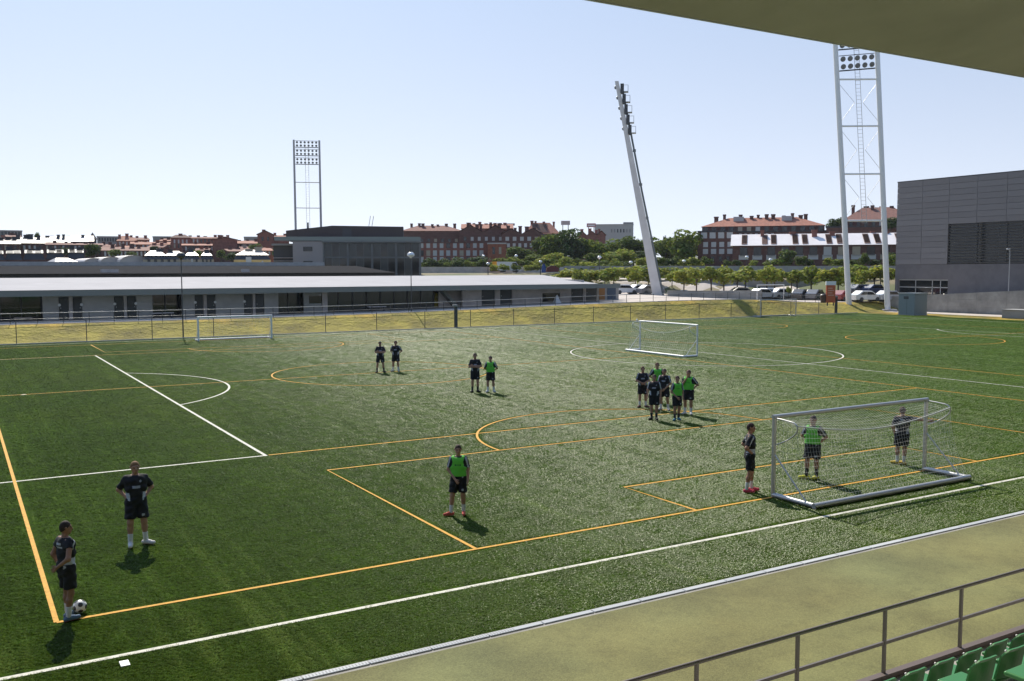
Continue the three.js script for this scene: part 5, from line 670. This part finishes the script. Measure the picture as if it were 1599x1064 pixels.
  // shorts, socks, shoes
  const sh = [cap([-.078, .97, -.005], [.078, .97, -.005], .125), cap([-.07, .9, -.01], [.07, .9, -.01], .128)]; for (const n of ['L', 'R']) { const a = J['hp' + n], b = J['kn' + n], t = .80, e = [0, 1, 2].map(i => a[i] + (b[i] - a[i]) * t); sh.push(cap(a, e, .112, .112, true)); }
  part('shorts', fig(nets(field(sh, .025, (x, y) => y - 1.03, .0048), bounds(sh, .03), c, (x, y, z) => (o.shortsMark !== false && z > .06 && Math.abs(x - .12) < .025 && Math.abs(y - .66) < .025) ? wh : [.005, .0055, .009])), clothM, P);
  for (const n of ['L', 'R']) {
    const a = J['cf' + n], b = J['an' + n], t = o.sockT ?? .35, m = [0, 1, 2].map(i => a[i] + (b[i] - a[i]) * t), so = [cap(b, m, .046, .052, true)]; part('sock', fig(nets(field(so, .01), bounds(so, .02), Math.min(c, .012), () => o.sock ?? [.62, .62, .60])), clothM, P);
    const hl2 = J['hl' + n], to = J['toe' + n], f = [cap(hl2, to, .045, .04), cap([b[0], .07, b[2]], [(b[0] + to[0]) / 2, .06, (b[2] + to[2]) / 2], .044, .04)]; part('shoe', fig(nets(field(f, .02, (x, y) => Math.max(.0 - y, y - .115)), bounds(f, .02), Math.min(c, .012), (x, y, z) => y < .02 ? (o.sole ?? [.5, .5, .5]) : (o.shoe ?? [.5, .06, .05]))), clothM, P);
  }
  return P;
}
const bibM = new THREE.MeshPhysicalMaterial({ vertexColors: true, roughness: .75, sheen: .2 });
const blond = [.30, .155, .06], brown = [.075, .038, .02], black = [.02, .014, .011], sandy = [.15, .075, .035], N = .013, F = .019, std = [[.12, 0, .35], [.12, 0, .35]], wide = [[.20, .02, .5], [.19, -.02, .5]];
person({ build: 0.97, x: 1.42, d: 2.0, sleeve: .4, h: 1.64, cell: N, turn: 118, head: -18, arms: ['pocket', 'behind'], feet: [[.10, .05, .3], [.11, -.05, .2]], hair: [.035, .018, .011], skin: [.27, .135, .085], shoe: [.10, .16, .24], sole: [.45, .10, .12], sock: [.6, .6, .6], label: 'player in black standing over the ball at the orange corner' });
person({ build: 1.04, x: 3.11, d: 5.87, stripe: false, h: 1.77, cell: N, turn: 4, head: 6, arms: ['hips', 'hips'], feet: [[.16, .0, .9], [.13, .05, .1]], hair: blond, shoe: [.62, .60, .58], sole: [.5, .2, .18], label: 'fair haired player in black with hands on hips near the corner' });
person({ build: 0.96, x: 9.98, d: 4.53, h: 1.66, cell: N, turn: -6, head: 8, bib: true, arms: ['hang', 'front'], feet: [[.13, -.03, .1], [.19, .08, 1.1]], hair: brown, shoe: [.58, .10, .07], sole: [.6, .2, .15], label: 'player in a green bib and red shoes inside the orange penalty area' });
person({ build: 1.0, x: 20.45, d: 34.1, h: 1.74, cell: F, turn: 8, arms: ['crossA', 'crossB'], feet: wide, hair: black, shoe: [.02, .02, .02], sock: [.03, .03, .03], sole: [.1, .1, .1], label: 'player in black with folded arms, left of the two in the orange circle' });
person({ build: 1.02, x: 21.4, d: 34.1, h: 1.75, cell: F, turn: -10, arms: ['hips', 'hips'], feet: [[.14, 0, .4], [.17, 0, .5]], hair: sandy, shoe: [.4, .4, .4], label: 'player in black with hands on hips, right of the two in the orange circle' });
person({ build: 0.96, x: 20.9, d: 23.8, h: 1.84, cell: F, turn: 6, arms: ['crossA', 'crossB'], feet: [[.13, 0, .6], [.13, .02, .5]], hair: brown, shoe: [.02, .02, .02], sock: [.03, .03, .03], sole: [.05, .05, .05], label: 'tall player in black with folded arms beside the green bib player' });
person({ build: 1.0, x: 21.52, d: 23.42, h: 1.70, cell: F, turn: -8, bib: true, arms: ['behind', 'behind'], feet: [[.15, -.05, .5], [.13, .05, .4]], hair: black, shoe: [.6, .6, .6], label: 'player in a green bib beside the tall player with folded arms' });
person({ build: 0.98, x: 24.51, d: 15.85, h: 1.71, cell: F, turn: 8, arms: ['clasp', 'clasp'], feet: [[.15, 0, .7], [.12, 0, .6]], hair: sandy, shoe: [.12, .05, .04], label: 'leftmost player of the group of six, in black with clasped hands' });
person({ build: 1.0, x: 22.87, d: 13.1, h: 1.73, cell: F, turn: -4, arms: ['hang', 'hang'], feet: [[.09, 0, .3], [.09, .03, .5]], hair: brown, shoe: [.02, .02, .02], sock: [.02, .02, .025], sole: [.03, .03, .03], label: 'player in black in front of the group of six with hanging arms' });
person({ build: 1.05, x: 25.9, d: 16.6, h: 1.74, cell: F, turn: 14, bib: true, arms: ['behind', 'behind'], feet: std, hair: [.17, .07, .04], shoe: [.3, .3, .3], label: 'rearmost player of the group of six, green bib mostly hidden' });
person({ build: 1.03, x: 24.75, d: 14.75, h: 1.70, cell: F, turn: -14, arms: ['front', 'hang'], feet: [[.16, -.04, .5], [.14, 0, .5]], hair: brown, shoe: [.45, .40, .40], label: 'middle player of the group of six, in black behind the bib player' });
person({ build: 0.95, x: 23.49, d: 12.5, h: 1.70, cell: F, turn: 22, head: -8, bib: true, arms: ['hang', 'front'], feet: [[.09, -.05, .1], [.11, .05, .7]], hair: [.10, .035, .025], shoe: [.05, .18, .24], sock: [.03, .03, .04], label: 'front player of the group of six in a bright green bib' });
person({ build: 1.06, x: 24.85, d: 13.4, h: 1.77, cell: F, turn: -16, head: -10, bib: true, arms: ['hips', 'chin'], feet: [[.10, 0, .4], [.12, 0, .4]], hair: [.22, .12, .085], shoe: [.6, .58, .56], label: 'rightmost player of the group of six, green bib, hand at chin' });
person({ build: 0.97, x: 17.45, d: 2.66, h: 1.79, cell: N, turn: 98, head: -6, arms: ['hips', 'hips'], feet: [[.10, .07, .1], [.09, -.08, .2]], hair: [.06, .03, .02], skin: [.36, .175, .11], shoe: [.60, .06, .10], sole: [.6, .1, .15], label: 'player in black beside the goal post with hands on hips' });
person({ build: 1.03, x: 19.99, d: 2.85, h: 1.75, cell: N, turn: -14, head: -12, bib: true, arms: ['hips', 'behind'], feet: [[.10, -.04, -.5], [.14, .03, 1.2]], hair: brown, sock: [.02, .02, .02], sockT: .1, shoe: [.58, .56, .04], sole: [.6, .6, .1], label: 'player in a green bib and yellow shoes standing in the near goal' });
person({ build: 1.04, x: 23.75, d: 2.85, h: 1.70, cell: N, turn: 182, head: 6, arms: ['pocket', 'reach'], feet: [[.10, 0, 1.2], [.07, .02, -.9]], hair: [.10, .045, .025], shirt: [.02, .021, .028], shoe: [.55, .38, .04], sole: [.5, .35, .05], label: 'player in black leaning one hand on the right post of the near goal' });

shade(scene);
renderer.render(scene, camera);
